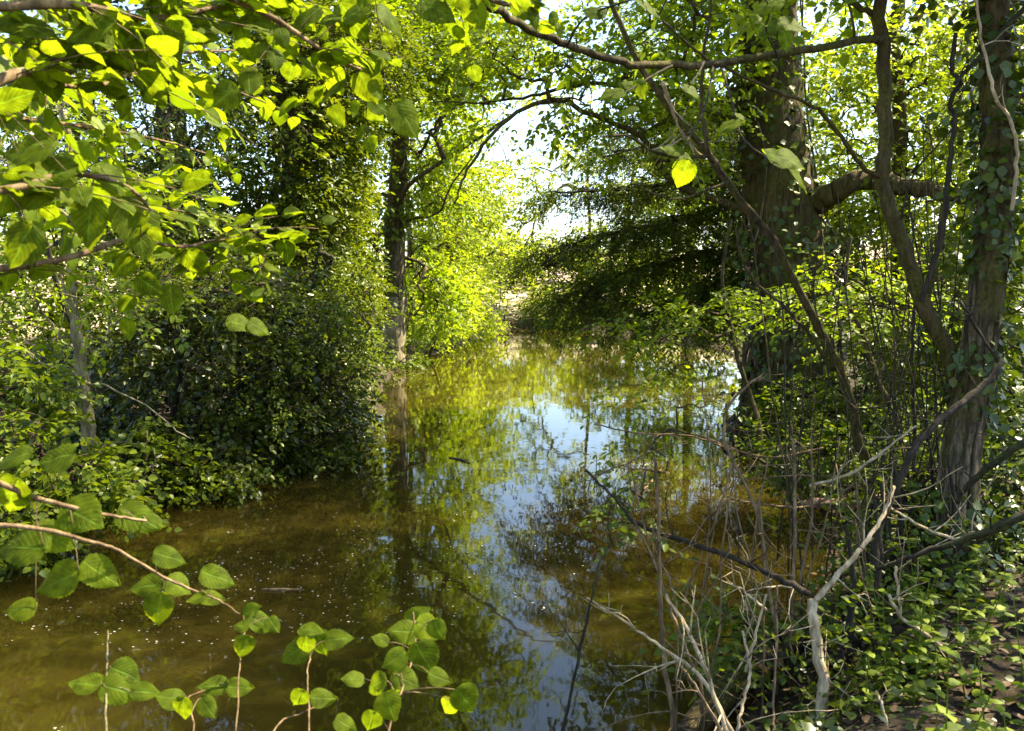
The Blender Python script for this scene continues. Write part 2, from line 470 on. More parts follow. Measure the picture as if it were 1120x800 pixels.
def sprays(mb, P, D, length, m, size, tpl, rng, flat=.35, droop=.25, spread=55, stem=None, stem_r=.0025):
    """Leafy twigs: at each P a twig along D with m leaves set in two rows."""
    n = len(P)
    D = unit(D)
    L = length * rng.uniform(.7, 1.3, n)
    up = unit(np.array((0, 0, 1.0)) + rng.normal(0, flat, (n, 3)))
    side = unit(np.cross(up, D))
    up = np.cross(D, side)
    s = np.linspace(.08, 1, m)[None, :] + rng.uniform(-.05, .05, (n, m))
    sg = np.where((np.arange(m) % 2) == 0, 1, -1)[None, :] * np.ones((n, 1))
    sag = -droop * (s ** 2)
    pos = P[:, None, :] + L[:, None, None] * (s[..., None] * D[:, None, :] + sag[..., None] * np.array((0, 0, 1.0)))
    pos = pos + rng.normal(0, .05, (n, m, 3)) * L[:, None, None]
    a = np.radians(spread) * rng.uniform(.6, 1.3, (n, m))
    a[:, -1] *= .2
    ax = np.cos(a)[..., None] * D[:, None, :] + (np.sin(a) * sg)[..., None] * side[:, None, :]
    ax = ax + np.array((0, 0, -1.0)) * rng.uniform(0, .55, (n, m, 1)) + rng.normal(0, .12, (n, m, 3))
    nn = up[:, None, :] + rng.normal(0, flat, (n, m, 3))
    sz = size * rng.uniform(.6, 1.25, (n, m))
    tp = tpl if isinstance(tpl, list) else [tpl]
    pick = rng.integers(0, len(tp), n * m)
    fp, fa, fn, fs = pos.reshape(-1, 3), ax.reshape(-1, 3), nn.reshape(-1, 3), sz.ravel()
    for q, t in enumerate(tp):
        k = pick == q
        if k.any(): mb.leaves(fp[k], fa[k], fn[k], fs[k], t)
    if stem is not None:
        u = np.linspace(0, 1, 5)[:, None]
        for j in range(n):
            pts = P[j] + L[j] * (u * D[j] - droop * u ** 2 * np.array((0, 0, 1.0)))
            stem.tube(pts, [stem_r, stem_r * .4], 4)

def fill(b, rng, shell=.55, gap=.0, nseed=0, gk=2.2):
    c, r, n = b
    out = np.zeros((0, 3))
    while len(out) < n:
        d = unit(rng.normal(0, 1, (n * 3, 3)))
        q = rng.uniform(0, 1, (n * 3, 1)) ** (1 / 3)
        q = shell * (q ** .45) + (1 - shell) * q
        lump = 1 + .22 * noise3(d, 2.6, nseed + 7)[:, None]
        p = c + d * q * r * lump
        if gap:
            p = p[noise3(p, gk / max(.4, r.max() ** .5), nseed) > gap - 1]
        out = np.vstack([out, p])
    return out[:n]

def plant(name, label, cat, stems, blobs, leaf, size, tpl=OVATE, bark='bark', seed=0, m=12, length=.5, flat=.4, droop=.25, group=None, limbs=0, extra=(), rt=.004,
          gap=.35, shell=.5, trunk_name='trunk', crown_name='crown', limb_name='limb', spread=55, sides=10, rough=.12, clip=True, twig_stems=False, free=False):
    """A tree or shrub: stems = [(points, r0, r1)], leafy blobs joined to the stems by branching twigs; extra = hand placed limbs."""
    rng = np.random.default_rng(seed)
    base = np.asarray(stems[0][0][0], float)
    root = thing(name, base, label, cat, group)
    nodes, owner = [], []
    paths = []                                  # [points, parent path, r0 or None]
    trunks = []
    for pts, r0, r1 in stems:
        sp = smooth(pts, 6)
        sp = sp + rng.normal(0, min(r0 * .12, .015), sp.shape)
        trunks.append((sp, r0, r1))
        lo = int(len(sp) * (.12 if len(stems) > 1 else .3))
        nodes.append(sp[lo:]); owner.append(np.full(len(sp) - lo, -1 - len(trunks) + 1))
    for pts, r0, r1 in extra:
        sp = smooth(pts, 6)
        sp[1:] += rng.normal(0, r0 * .12 + .002, sp[1:].shape)
        paths.append([sp, -1, (r0, r1)])
        nodes.append(sp[1:]); owner.append(np.full(len(sp) - 1, len(paths) - 1))
    NP, OW = np.vstack(nodes), np.concatenate(owner)
    T = np.vstack([fill(b, rng, shell, gap, seed * 31 + q) for q, b in enumerate(blobs)]) if blobs else np.zeros((0, 3))
    if clip and len(T):
        gz = ground_z(T[:, 0], T[:, 1])
        T = T[T[:, 2] > np.maximum(gz, 0) + .08]
    # the farthest first: they make the main limbs, later ones join them
    order = np.argsort(-np.linalg.norm(T - T.mean(0), axis=1) + rng.uniform(0, 1.5, len(T))) if len(T) else []
    if len(T):
        dd = np.array([np.min(np.sum((NP - t) ** 2, 1)) for t in T])
        order = np.argsort(dd)
    cap = len(T) + 8
    buf, bow = np.zeros((len(NP) + cap * 4, 3)), np.zeros(len(NP) + cap * 4, int)
    cnt = len(NP)
    buf[:cnt], bow[:cnt] = NP, OW
    TD = np.zeros((len(T), 3))
    u = np.linspace(0, 1, 5)[:, None]
    for t_i in order:
        t = T[t_i]
        dv = buf[:cnt] - t
        d2 = np.sum(dv ** 2, 1) + 1.2 * np.maximum(0, dv[:, 2]) ** 2
        k = int(np.argmin(d2))
        a, par = buf[k], bow[k]
        dist = math.sqrt(max(d2[k], 1e-6))
        bend = np.array((0, 0, 1.0)) * dist * rng.uniform(-.05, .22) + rng.normal(0, .08, 3) * dist
        pts = a * (1 - u) + t * u + bend * (4 * u * (1 - u))
        paths.append([pts, par, None])
        buf[cnt:cnt + 4] = pts[1:]; bow[cnt:cnt + 4] = len(paths) - 1
        cnt += 4
        TD[t_i] = pts[-1] - pts[-2]
    num = np.ones(len(paths))
    top = np.full(len(paths), -1)
    for q in range(len(paths) - 1, -1, -1):
        if paths[q][1] >= 0: num[paths[q][1]] += num[q]

    for q in range(len(paths)):
        top[q] = q if paths[q][1] < 0 else top[paths[q][1]]
    # limbs: the biggest branch systems become parts of their own
    mains = [q for q in range(len(paths)) if paths[q][1] < 0]
    keep = [q for q in mains if paths[q][2] is not None]
    keep += sorted([q for q in mains if paths[q][2] is None], key=lambda q: -num[q])[:max(0, limbs)]
    lm = {q: MB() for q in keep}
    tms = [MB() for _ in trunks]
    for j, (sp, r0, r1) in enumerate(trunks):
        tt = np.linspace(0, 1, len(sp))
        rr = r0 + (r1 - r0) * tt
        rr = rr * (1 + .55 * np.exp(-tt * 14)) if len(stems) == 1 else rr
        if len(stems) == 1:
            tms[0].tube(sp, rr, sides, rough, seed)
        else:
            tms[j].tube(sp, rr, max(5, sides - 3), rough, seed + j)
    for q, (pts, par, rad) in enumerate(paths):
        dst = lm[top[q]] if top[q] in lm else tms[-1 - paths[top[q]][1]]
        if rad is None:
            ra = min(rt * num[q] ** .5, .12)
            dst.tube(pts, [ra, max(rt * .6, ra * .55)], 5 if num[q] > 3 else 3)
        else:
            dst.tube(pts, list(rad), 8, rough, seed + q)
    for q in keep: lm[q].build(limb_name, M[bark], root)
    if len(T):
        cm = MB()
        cen = T.mean(0)
        out = unit(T - cen) * np.array((1, 1, .3))
        D = unit(TD) * .8 + out * .6 + rng.normal(0, .35, T.shape)
        D[:, 2] *= .55
        st = tms[0] if twig_stems else None
        sprays(cm, T, D, length, m, size, tpl, rng, flat, droop, spread, st)
        cm.build(crown_name, M[leaf], root)
    for tm in tms: tm.build(trunk_name if len(stems) == 1 else 'stem', M[bark], root)
    return root

def ivy_on(root, pts, radius, n, size, seed, leaf='ivy', vines=6, lift=.06, gate=-.25):
    """Ivy climbing a trunk: stems pressed to the bark and leaves standing off it."""
    rng = np.random.default_rng(seed)
    sp = smooth(pts, 8)
    for j in range(vines):
        a0 = rng.uniform(0, 6.28); tw = rng.uniform(-.8, .8)
        k0, k1 = 0, len(sp) - rng.integers(0, max(2, len(sp) // 3))
        t = np.linspace(0, 1, k1 - k0)
        ang = a0 + tw * t + .25 * np.sin(t * 9 + j)
        rr = radius * (1.10 + .5 * np.exp(-t * 14)) * (1 - .12 * t)
        vp = sp[k0:k1] + np.stack([np.cos(ang) * rr, np.sin(ang) * rr, 0 * ang], -1)
        mb = MB(); mb.tube(vp, [rng.uniform(.012, .024), .008], 5, .15, j)
        mb.build('ivy_stem', M['vine'], root)
    k = rng.uniform(0, len(sp) - 1.001, n)
    i0 = k.astype(int); f = (k - i0)[:, None]
    c = sp[i0] * (1 - f) + sp[i0 + 1] * f
    ang = rng.uniform(0, 6.28, n)
    rad = np.stack([np.cos(ang), np.sin(ang), np.zeros(n)], -1)
    dens = noise3(c + rad * radius, 2.5, seed) > gate
    c, rad = c[dens], rad[dens]
    P = c + rad * (radius + rng.exponential(lift, len(c))[:, None])
    A = rad * .35 + np.array((0, 0, -1.0)) * rng.uniform(.2, 1, (len(c), 1)) + rng.normal(0, .4, (len(c), 3))
    Nn = rad + np.array((0, 0, .7)) + rng.normal(0, .35, (len(c), 3))
    mb = MB(); mb.leaves(P, A, Nn, size * rng.uniform(.6, 1.3, len(c)), IVY)
    mb.build('ivy_leaves', M[leaf], root)

def on_ground(x, y, dz=0):
    return np.array((x, y, float(ground_z(np.array([x]), np.array([y]))[0]) + dz))
#PLANTS

def up(p, *steps):
    """Trunk points from the base p through offsets."""
    out = [np.asarray(p, float)]
    for s in steps: out.append(out[-1] + np.array(s, float))
    return out

def grounded(pts):
    """Drop the first point of a pixel-drawn stem onto the soil under it."""
    b = on_ground(pts[0][0], pts[0][1], -.1)
    return np.vstack([b[None], pts]) if pts[0][2] > b[2] + .15 else np.vstack([b[None], pts[1:]])

# ------------------------------------------------------------------ far trees beyond the end of the stream
def far_tree(name, label, x, y, h, r, blobs, leaf, size, seed, n=12, length=.9, group='sunlit trees at the far end of the stream', tpl=OVATE, gap=.3):
    b = on_ground(x, y, -.1)
    return plant(name, label, 'tree', [(up(b, (.1, 0, h * .3), (-.15, .1, h * .35), (.2, 0, h * .3)), r, r * .2)], blobs, leaf, size, tpl, 'bark', seed, n, length, group=group, rt=.008, gap=gap, sides=8)

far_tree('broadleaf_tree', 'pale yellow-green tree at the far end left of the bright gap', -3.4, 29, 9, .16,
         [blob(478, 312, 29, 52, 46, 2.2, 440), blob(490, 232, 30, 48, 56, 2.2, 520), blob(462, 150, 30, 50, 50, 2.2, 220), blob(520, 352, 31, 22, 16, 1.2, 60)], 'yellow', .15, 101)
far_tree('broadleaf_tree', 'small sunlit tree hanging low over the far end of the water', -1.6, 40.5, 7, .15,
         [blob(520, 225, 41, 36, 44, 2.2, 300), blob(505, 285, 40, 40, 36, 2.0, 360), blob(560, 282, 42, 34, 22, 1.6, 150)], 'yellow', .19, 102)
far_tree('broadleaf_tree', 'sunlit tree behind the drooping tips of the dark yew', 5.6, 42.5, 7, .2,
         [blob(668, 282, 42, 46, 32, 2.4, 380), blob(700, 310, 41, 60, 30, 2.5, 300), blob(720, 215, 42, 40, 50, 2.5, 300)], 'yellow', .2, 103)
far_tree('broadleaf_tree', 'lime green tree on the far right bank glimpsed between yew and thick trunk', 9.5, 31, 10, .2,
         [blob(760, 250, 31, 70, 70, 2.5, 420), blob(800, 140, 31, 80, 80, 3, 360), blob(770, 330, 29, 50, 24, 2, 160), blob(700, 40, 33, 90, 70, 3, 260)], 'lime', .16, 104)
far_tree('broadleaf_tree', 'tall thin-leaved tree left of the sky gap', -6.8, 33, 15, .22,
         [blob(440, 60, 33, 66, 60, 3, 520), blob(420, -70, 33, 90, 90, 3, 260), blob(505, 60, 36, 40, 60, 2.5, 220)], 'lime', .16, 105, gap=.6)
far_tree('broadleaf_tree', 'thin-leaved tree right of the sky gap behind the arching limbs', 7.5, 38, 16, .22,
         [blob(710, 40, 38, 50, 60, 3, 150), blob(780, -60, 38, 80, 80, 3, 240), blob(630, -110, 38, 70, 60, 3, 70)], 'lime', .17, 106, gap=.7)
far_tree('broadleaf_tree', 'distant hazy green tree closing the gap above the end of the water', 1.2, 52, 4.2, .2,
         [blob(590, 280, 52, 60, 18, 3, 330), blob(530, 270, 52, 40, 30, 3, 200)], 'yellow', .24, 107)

for lab, x, y, bl, lf, sd in [
    ('sunlit low bush trailing into the water left of the pale far bank', -1.0, 38.8, [blob(505, 345, 38, 22, 14, 1, 130), blob(492, 325, 37.5, 20, 26, 1, 150)], 'yellow', 131),
    ('sunlit low bush trailing into the water right of the pale far bank', 2.6, 39.8, [blob(615, 335, 39.5, 32, 22, 1, 260), blob(592, 322, 40.5, 22, 20, 1, 120)], 'yellow', 132)]:
    st = [(up(on_ground(x + q, y + .6 * q * q, -.05), (.1, -.1, .5), (.2 * q, -.1, .6)), .05, .018) for q in (-.5, 0, .6)]
    plant('far_bush', lab, 'bush', st, bl, lf, .15, OVATE, 'bark', sd, 12, .6, gap=.35, group='bushes along the far water edge')

# ------------------------------------------------------------------ left bank
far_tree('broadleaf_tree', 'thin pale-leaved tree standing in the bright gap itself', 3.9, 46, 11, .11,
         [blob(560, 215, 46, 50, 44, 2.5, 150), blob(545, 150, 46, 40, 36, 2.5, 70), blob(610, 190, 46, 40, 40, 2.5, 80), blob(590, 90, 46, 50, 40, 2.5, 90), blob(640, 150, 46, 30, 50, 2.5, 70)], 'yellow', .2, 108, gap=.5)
t = plant('bank_tree', 'dark trunk with sunlit pale foot at the water edge left of the bright gap', 'tree',
      [(grounded(WL([(427, 402), (432, 340), (430, 270), (434, 210), (441, 120), (446, 20), (452, -140), (448, -300)], 21.2)), .25, .12)],
      [blob(392, 110, 21.5, 54, 80, 1.6, 400), blob(475, 90, 21, 46, 60, 1.8, 300), blob(392, 250, 22.5, 30, 60, 1.0, 260), blob(478, 200, 21.5, 26, 50, 1.2, 130), blob(515, 50, 20, 56, 46, 1.4, 230),
       blob(430, -40, 21, 110, 90, 2.6, 360), blob(476, 320, 22.5, 24, 46, 1.0, 150), blob(430, -240, 21, 150, 120, 3, 240)],
      'lime', .125, OVATE, 'bark', 11, 13, .6, limbs=6, gap=.45, rt=.005,
      extra=[(WL([(438, 225), (445, 205), (470, 186), (525, 150), (575, 118), (618, 112)], (21.2, 18)), .06, .02),
             (WL([(436, 250), (450, 240), (480, 232), (492, 205), (520, 168)], (21.2, 20)), .04, .015)])

mb = MB(); mb.tube(smooth(grounded(WL([(427, 402), (429, 378), (432, 345), (434, 325)], 21.2)), 6), [.40, .31, .27, .255], 12, .08, 4); mb.build('sunlit_foot', M['pale'], t)  # sunlight on the trunk foot, put in as a sleeve of paler bark
ivy_on(t, WL([(431, 352), (430, 270), (434, 210), (441, 120), (446, 20)], 21.2), .26, 1500, .11, 110, 'mid', vines=3, lift=.12, gate=-.35)

t = plant('ivy_clad_tree', 'tall trunk thick with hanging ivy rising behind the dark shrub', 'tree',
      [(grounded(WL([(322, 400), (318, 300), (322, 200), (316, 100), (318, 10), (300, -150), (310, -300)], 13.8)), .24, .12)],
      [blob(322, 190, 13.6, 66, 190, .9, 1500), blob(290, 300, 13.4, 100, 80, 1.0, 600), blob(368, 190, 14.5, 40, 130, 1.0, 640), blob(360, 60, 14, 90, 70, 1.2, 560), blob(300, -130, 14, 130, 100, 2, 300), shade_blob(-3.2, 11, 8.2, 2.6, 2.6, 1.6, 420)],  # the last region is a high crown out of view, added only for shade
      'olive', .08, OVATE, 'bark', 12, 13, .38, limbs=6, gap=.4)
ivy_on(t, WL([(322, 400), (318, 300), (322, 200), (316, 100), (318, 10), (300, -150)], 13.8), .26, 2500, .075, 120)

t = plant('small_leaved_tree', 'dark small-leaved tree with bright sky showing through its crown', 'tree',
      [(grounded(WL([(196, 420), (190, 320), (186, 220), (176, 120), (180, 0), (170, -200)], 12)), .16, .06)],
      [blob(195, 215, 12, 72, 86, 1.2, 420), blob(130, 150, 12, 90, 90, 1.3, 420), blob(230, 110, 12, 60, 70, 1.2, 130), blob(190, 10, 12.5, 110, 60, 1.4, 180), blob(60, 200, 12, 60, 80, 1.2, 180), blob(170, -150, 12, 150, 90, 2, 200), shade_blob(-4, 7.5, 7.5, 2.4, 2.4, 1.4, 420)],  # last region: unseen overhead crown, added to cut the light from the sky
      'ivy', .07, OVATE, 'barkdark', 13, 12, .42, limbs=6, gap=.7)
plant('background_tree', 'olive tree standing behind ivy-clad trunk, its crown filling the upper left', 'tree',
      [(up(on_ground(-6.6, 18, -.1), (.1, 0, 3), (-.2, 0, 3), (.3, 0, 4)), .22, .08)],
      [blob(300, 60, 18, 100, 80, 1.6, 560), blob(250, 250, 17, 90, 90, 1.6, 600), blob(400, 30, 18.5, 70, 80, 1.6, 460), blob(150, 300, 16, 90, 60, 1.4, 460), blob(60, 90, 18, 110, 100, 1.8, 420)],
      'lime', .11, OVATE, 'bark', 14, 12, .55, limbs=4, gap=.5)
plant('background_tree', 'pale green tree beyond the sapling at the left edge', 'tree',
      [(up(on_ground(-9.2, 15, -.1), (.1, 0, 2), (.1, 0, 2.5), (-.2, 0, 2.5)), .15, .05)],
      [blob(20, 330, 14, 90, 60, 1.5, 340), blob(70, 240, 14.5, 90, 60, 1.5, 320), blob(0, 120, 15, 90, 100, 1.8, 320)],
      'lime', .09, OVATE, 'bark', 15, 12, .5, limbs=4, gap=.6)

plant('sapling', 'slim pale-barked sapling with a leaning sunlit stem on the left bank', 'sapling',
      [(grounded(WL([(100, 500), (94, 450), (88, 400), (82, 350), (78, 300), (84, 220), (70, 120)], 7.7)), .07, .026)],
      [blob(50, 290, 7.5, 74, 40, .6, 70), blob(130, 325, 7.5, 60, 26, .5, 34), blob(20, 390, 7.4, 50, 60, .6, 80), blob(110, 220, 7.6, 70, 40, .6, 50), blob(50, 160, 7.6, 80, 60, .7, 60)],
      'lime', .065, OVATE, 'pale', 16, 9, .36, limbs=5, gap=.4, rt=.003, twig_stems=True,
      extra=[(WL([(94, 452), (104, 420), (135, 432), (165, 447), (198, 475), (212, 480)], (7.7, 6.8)), .011, .004),
             (WL([(86, 380), (74, 330), (64, 290)], 7.7), .02, .008)])

plant('holly_bush', 'broad dark glossy-leaved bush overhanging the water on the left bank', 'bush',
      [(up(on_ground(-3.7, 9.6, -.05), (.1, -.1, .6), (.2, -.3, .7), (.3, -.2, .6)), .06, .02), (up(on_ground(-3.4, 10.2, -.05), (.3, -.2, .5), (.4, -.2, .5), (.4, -.1, .5)), .05, .018),
       (up(on_ground(-4.2, 9.5, -.05), (-.1, -.2, .6), (-.2, -.3, .7), (-.1, -.2, .8)), .055, .02), (up(on_ground(-3.0, 11, -.05), (.3, -.3, .4), (.4, -.3, .3)), .045, .016)],
      [blob(205, 430, 9.2, 110, 105, .9, 700), blob(170, 515, 8.4, 95, 45, .6, 330), blob(285, 470, 9.8, 100, 70, .8, 480), blob(250, 350, 10, 100, 60, .9, 400), blob(330, 440, 10.6, 70, 70, .8, 340)],
      'holly', .074, OVATE, 'barkdark', 17, 11, .34, trunk_name='stem', gap=.75, flat=.55, shell=.65, droop=.35)
plant('privet_bush', 'loose olive bush growing up through the top of the dark glossy bush', 'bush',
      [(up(on_ground(-3.1, 9.9, -.05), (.1, -.2, .8), (.1, -.2, 1.0), (.2, 0, .7)), .035, .012), (up(on_ground(-3.6, 9.4, -.05), (.2, -.1, .9), (.3, -.1, .9)), .035, .012), (up(on_ground(-2.6, 10.6, -.05), (.2, -.4, .5), (.3, -.3, .4)), .03, .01)],
      [blob(250, 330, 9.0, 70, 46, .6, 150), blob(320, 345, 9.4, 60, 50, .6, 150), blob(180, 350, 9, 50, 40, .5, 70), blob(365, 400, 9.9, 34, 50, .5, 90), blob(300, 430, 8.9, 50, 50, .5, 50), blob(330, 495, 9.4, 50, 20, .4, 60), blob(210, 300, 9.2, 60, 40, .6, 80), blob(240, 520, 8.2, 60, 16, .3, 40)],
      'olive', .05, OVATE, 'bark', 22, 13, .36, gap=.6, flat=.5, droop=.3)
plant('laurel_bush', 'grey-green bush with arching twigs between the dark bush and the far trunk', 'bush',
      [(up(on_ground(-3.3, 13, -.05), (.1, -.2, .7), (.3, -.2, .8), (.2, 0, .7)), .05, .018), (up(on_ground(-2.8, 12.8, -.05), (.3, -.1, .5), (.5, -.1, .6)), .045, .016), (up(on_ground(-3.7, 13.2, -.05), (-.2, 0, .8), (-.1, -.1, .9)), .045, .016)],
      [blob(352, 405, 12.6, 50, 76, .8, 500), blob(330, 320, 13, 90, 60, .9, 420), blob(385, 460, 12.0, 34, 22, .5, 120), blob(368, 330, 14, 30, 46, .8, 150)],
      'olive', .055, OVATE, 'barkdark', 18, 13, .3, gap=.4, flat=.5, shell=.6, droop=.35)
plant('elder_bush', 'bright sparkling low bush at the left edge above the water', 'bush',
      [(up(on_ground(-3.9, 7.0, -.05), (-.1, -.1, .4), (0, -.2, .5), (.2, 0, .4)), .04, .014), (up(on_ground(-4.4, 6.8, -.05), (-.1, -.2, .5), (.1, -.1, .5)), .035, .012), (up(on_ground(-3.7, 6.9, -.05), (.1, -.1, .3), (.2, -.1, .3)), .03, .012)],
      [blob(15, 450, 6.6, 46, 60, .5, 170), blob(80, 530, 6.6, 90, 36, .5, 240), blob(20, 570, 6.1, 70, 34, .5, 130), blob(150, 500, 7.6, 50, 40, .5, 70)],
      'mid', .062, ROUND, 'bark', 19, 11, .28, gap=.4, flat=.5, droop=.3)
plant('bank_bush', 'low bush below the pale-footed far trunk, dead stems under it', 'bush',
      [(up(on_ground(-2.9, 23.5, -.05), (.1, -.1, .6), (.2, 0, .7)), .05, .02), (up(on_ground(-2.3, 24.2, -.05), (.2, -.1, .5), (.2, 0, .6)), .045, .018), (up(on_ground(-2.4, 24.8, -.05), (0, -.1, .7), (.3, 0, .8)), .045, .018)],
      [blob(468, 360, 24.5, 20, 18, .8, 120), blob(480, 340, 26, 30, 36, 1, 220), blob(500, 320, 27, 22, 40, 1, 130)],
      'yellow', .1, OVATE, 'bark', 20, 12, .45, gap=.4)
plant('bank_bush', 'mid green bush in deep shade left of the pale-footed trunk', 'bush',
      [(up(on_ground(-3.9, 18.2, -.05), (.1, -.1, .8), (.2, 0, .9)), .05, .02), (up(on_ground(-3.3, 18, -.05), (.2, -.1, .7), (.2, 0, .7)), .045, .018)],
      [blob(370, 330, 17, 36, 56, 1.0, 420), blob(385, 378, 16.6, 20, 24, .7, 130), blob(345, 270, 17.5, 46, 50, 1, 240)],
      'mid', .085, OVATE, 'barkdark', 21, 12, .42, gap=.4)

plant('bank_bush', 'very low leafy clump hugging the water before the pale-footed trunk', 'bush',
      [(up(on_ground(-3.1, 20.6, -.05), (.1, -.1, .12), (.15, -.1, .14)), .02, .008), (up(on_ground(-2.9, 20.9, -.05), (.2, -.1, .1), (.15, -.1, .12)), .02, .008)],
      [blob(412, 402, 20.3, 24, 8, .5, 80), blob(446, 394, 20.9, 16, 8, .4, 50)], 'mid', .09, OVATE, 'barkdark', 23, 11, .3, gap=.3, flat=.5)
# ------------------------------------------------------------------ right bank: the big trees
big = plant('thick_trunked_tree', 'massive ivy-draped trunk with a heavy broken shoulder and one thick side limb', 'tree',
      [(grounded(WL([(868, 480), (866, 400), (866, 320), (858, 240), (846, 160), (842, 80), (842, 0), (838, -160), (846, -300)], 11.2)), .52, .26)],
      [blob(770, 60, 10.8, 90, 70, 1.2, 330), blob(740, -60, 10.8, 90, 70, 1.4, 110), blob(600, 40, 10, 90, 46, .8, 140), blob(530, 120, 10.4, 40, 24, .5, 26), blob(640, 130, 10.2, 40, 24, .6, 30), blob(880, -120, 11, 140, 100, 1.6, 400), shade_blob(3.0, 9.6, 7.8, 2.8, 2.6, 1.3, 1300), shade_blob(5, 11.5, 9.5, 3, 3, 1.6, 160), blob(775, 150, 10.2, 50, 40, .7, 60), blob(700, 120, 10.6, 50, 50, .8, 60)],  # includes two high crowns out of view, added to shade the water
      'lime', .085, OVATE, 'moss', 31, 12, .45, limbs=6, gap=.55, sides=26, rough=.07,
      extra=[(WL([(862, 235), (890, 222), (915, 210), (950, 196), (985, 203), (1030, 212), (1070, 222)], (11.2, 9.6)), .17, .06),
             (WL([(850, 250), (800, 225), (752, 208), (730, 192), (700, 150), (655, 128), (602, 110), (548, 136), (512, 186), (497, 222)], (11.2, 9.6)), .055, .010),
             (WL([(846, 130), (780, 110), (700, 96), (640, 92), (590, 103), (530, 112), (470, 112)], (11.2, 10)), .04, .007),
             (WL([(700, 150), (735, 128), (760, 120), (800, 130)], (10.5, 11)), .03, .03)])
ivy_on(big, WL([(868, 470), (866, 400), (866, 320), (860, 240)], 11.2), .56, 1700, .085, 310, vines=22, lift=.10)
ivy_on(big, WL([(862, 270), (854, 200), (846, 140), (842, 80), (842, 20), (840, -60)], 11.2), .40, 1000, .085, 311, vines=10, lift=.09)
ivy_on(big, WL([(905, 214), (930, 203), (955, 197), (990, 204), (1030, 212)], (11.0, 10.0)), .12, 340, .075, 312, vines=0, lift=.08)

yl = [[(836, 150), (785, 160), (725, 158), (660, 172)], [(836, 172), (765, 196), (690, 206), (612, 212)], [(836, 205), (770, 232), (700, 250), (640, 262), (600, 284)],
      [(837, 250), (785, 276), (710, 290), (655, 312), (632, 332)], [(837, 292), (780, 312), (735, 330), (700, 348)], [(836, 120), (790, 118), (740, 128), (690, 140)]]
yb = []
for q, l in enumerate(yl):
    for a, b in zip(l[:-1], l[1:]):
        for f in (.35, .95):
            yb.append(blob(a[0] + (b[0] - a[0]) * f, a[1] + (b[1] - a[1]) * f + 4, 14.3 - .4 * f - .25 * q, 34, 8, .75, 64 if a[0] > 740 else 40 if q in (2, 3, 4) else 36))
yew = plant('yew_tree', 'dark yew with layered drooping boughs spreading over the water', 'tree',
      [(grounded(WL([(842, 420), (838, 300), (830, 200), (826, 80), (830, -80)], 14.6)), .26, .10)], yb,
      'yew', .095, NEEDLE, 'barkdark', 32, 40, .6, gap=.3, droop=.45, flat=.3, spread=62, rt=.005,
      extra=[(WL(l, (14.6, 13.0)), .05, .012) for l in yl])

# understorey sprays between yew and leaning stem
plant('understorey_sapling', 'young tree with flat sunlit sprays low beside the thick trunk', 'sapling',
      [(grounded(WL([(830, 470), (812, 410), (800, 360), (790, 300), (800, 240)], 9.2)), .035, .012)],
      [blob(765, 340, 8.8, 54, 14, .6, 40), blob(735, 372, 9, 44, 12, .6, 24), blob(740, 405, 8.8, 30, 16, .5, 12), blob(805, 325, 9, 36, 14, .5, 20), blob(690, 352, 9.2, 30, 8, .4, 12), blob(690, 430, 8.4, 30, 16, .4, 10)],
      'lime', .07, OVATE, 'bark', 33, 10, .36, limbs=4, gap=.4, flat=.25, rt=.003)
plant('understorey_sapling', 'young tree with sunlit sprays crossing in front of the thick trunk', 'sapling',
      [(grounded(WL([(985, 470), (962, 420), (945, 370), (925, 320), (930, 260)], 7.6)), .032, .012)],
      [blob(910, 320, 7.4, 60, 16, .5, 40), blob(940, 350, 7.4, 50, 24, .5, 46), blob(860, 345, 7.6, 40, 12, .4, 16), blob(940, 300, 7.8, 50, 26, .5, 40), blob(1010, 340, 7.4, 40, 30, .5, 40)],
      'lime', .062, OVATE, 'bark', 34, 10, .32, limbs=4, gap=.4, flat=.25, rt=.003)
plant('understorey_sapling', 'young tree with yellow leaf sprays low over the dark water', 'sapling',
      [(grounded(WL([(900, 560), (860, 520), (800, 490), (740, 470)], (7, 6.6))), .022, .008)],
      [blob(690, 500, 6.4, 40, 26, .35, 14), blob(740, 440, 6.6, 50, 16, .35, 14), blob(690, 560, 5.6, 36, 20, .3, 16), blob(880, 465, 7, 40, 14, .4, 20)],
      'mid', .06, OVATE, 'bark', 35, 9, .28, limbs=3, gap=.3, flat=.25, rt=.003)

# the mossy stem with the dark limb that crosses the top of the view
mossy = plant('mossy_tree', 'slender mossy curved trunk with a long dark limb reaching across the top', 'tree',
      [(grounded(WL([(1046, 520), (1047, 460), (1043, 400), (1012, 340), (994, 285), (966, 205), (968, 150), (967, 80), (962, 0), (955, -160)], 4.9)), .05, .034)],
      [blob(900, -60, 4.6, 160, 60, .6, 60), blob(1030, -80, 5, 120, 60, .7, 60), shade_blob(2.4, 6.4, 6.0, 2.1, 1.8, .9, 560)],  # last region is an unseen crown, added to dapple the water with shade
      'lime', .075, OVATE, 'moss', 36, 9, .36, limbs=3, gap=.4, rt=.003, sides=14, rough=.08,
      extra=[(WL([(966, 42), (945, 44), (880, 55), (800, 68), (735, 72), (690, 70), (640, 56), (585, 34), (545, 12), (510, -14), (470, -50)], (4.9, 3.0)), .020, .014),
             (WL([(966, 195), (945, 185), (920, 150), (895, 120), (850, 100), (800, 78), (760, 55), (720, 20)], (4.9, 4.2)), .014, .005),
             (WL([(960, 20), (940, 8), (910, -10)], 4.9), .018, .014),
             (WL([(1010, 338), (1022, 300), (1026, 260), (1034, 215)], 4.9), .015, .01)])

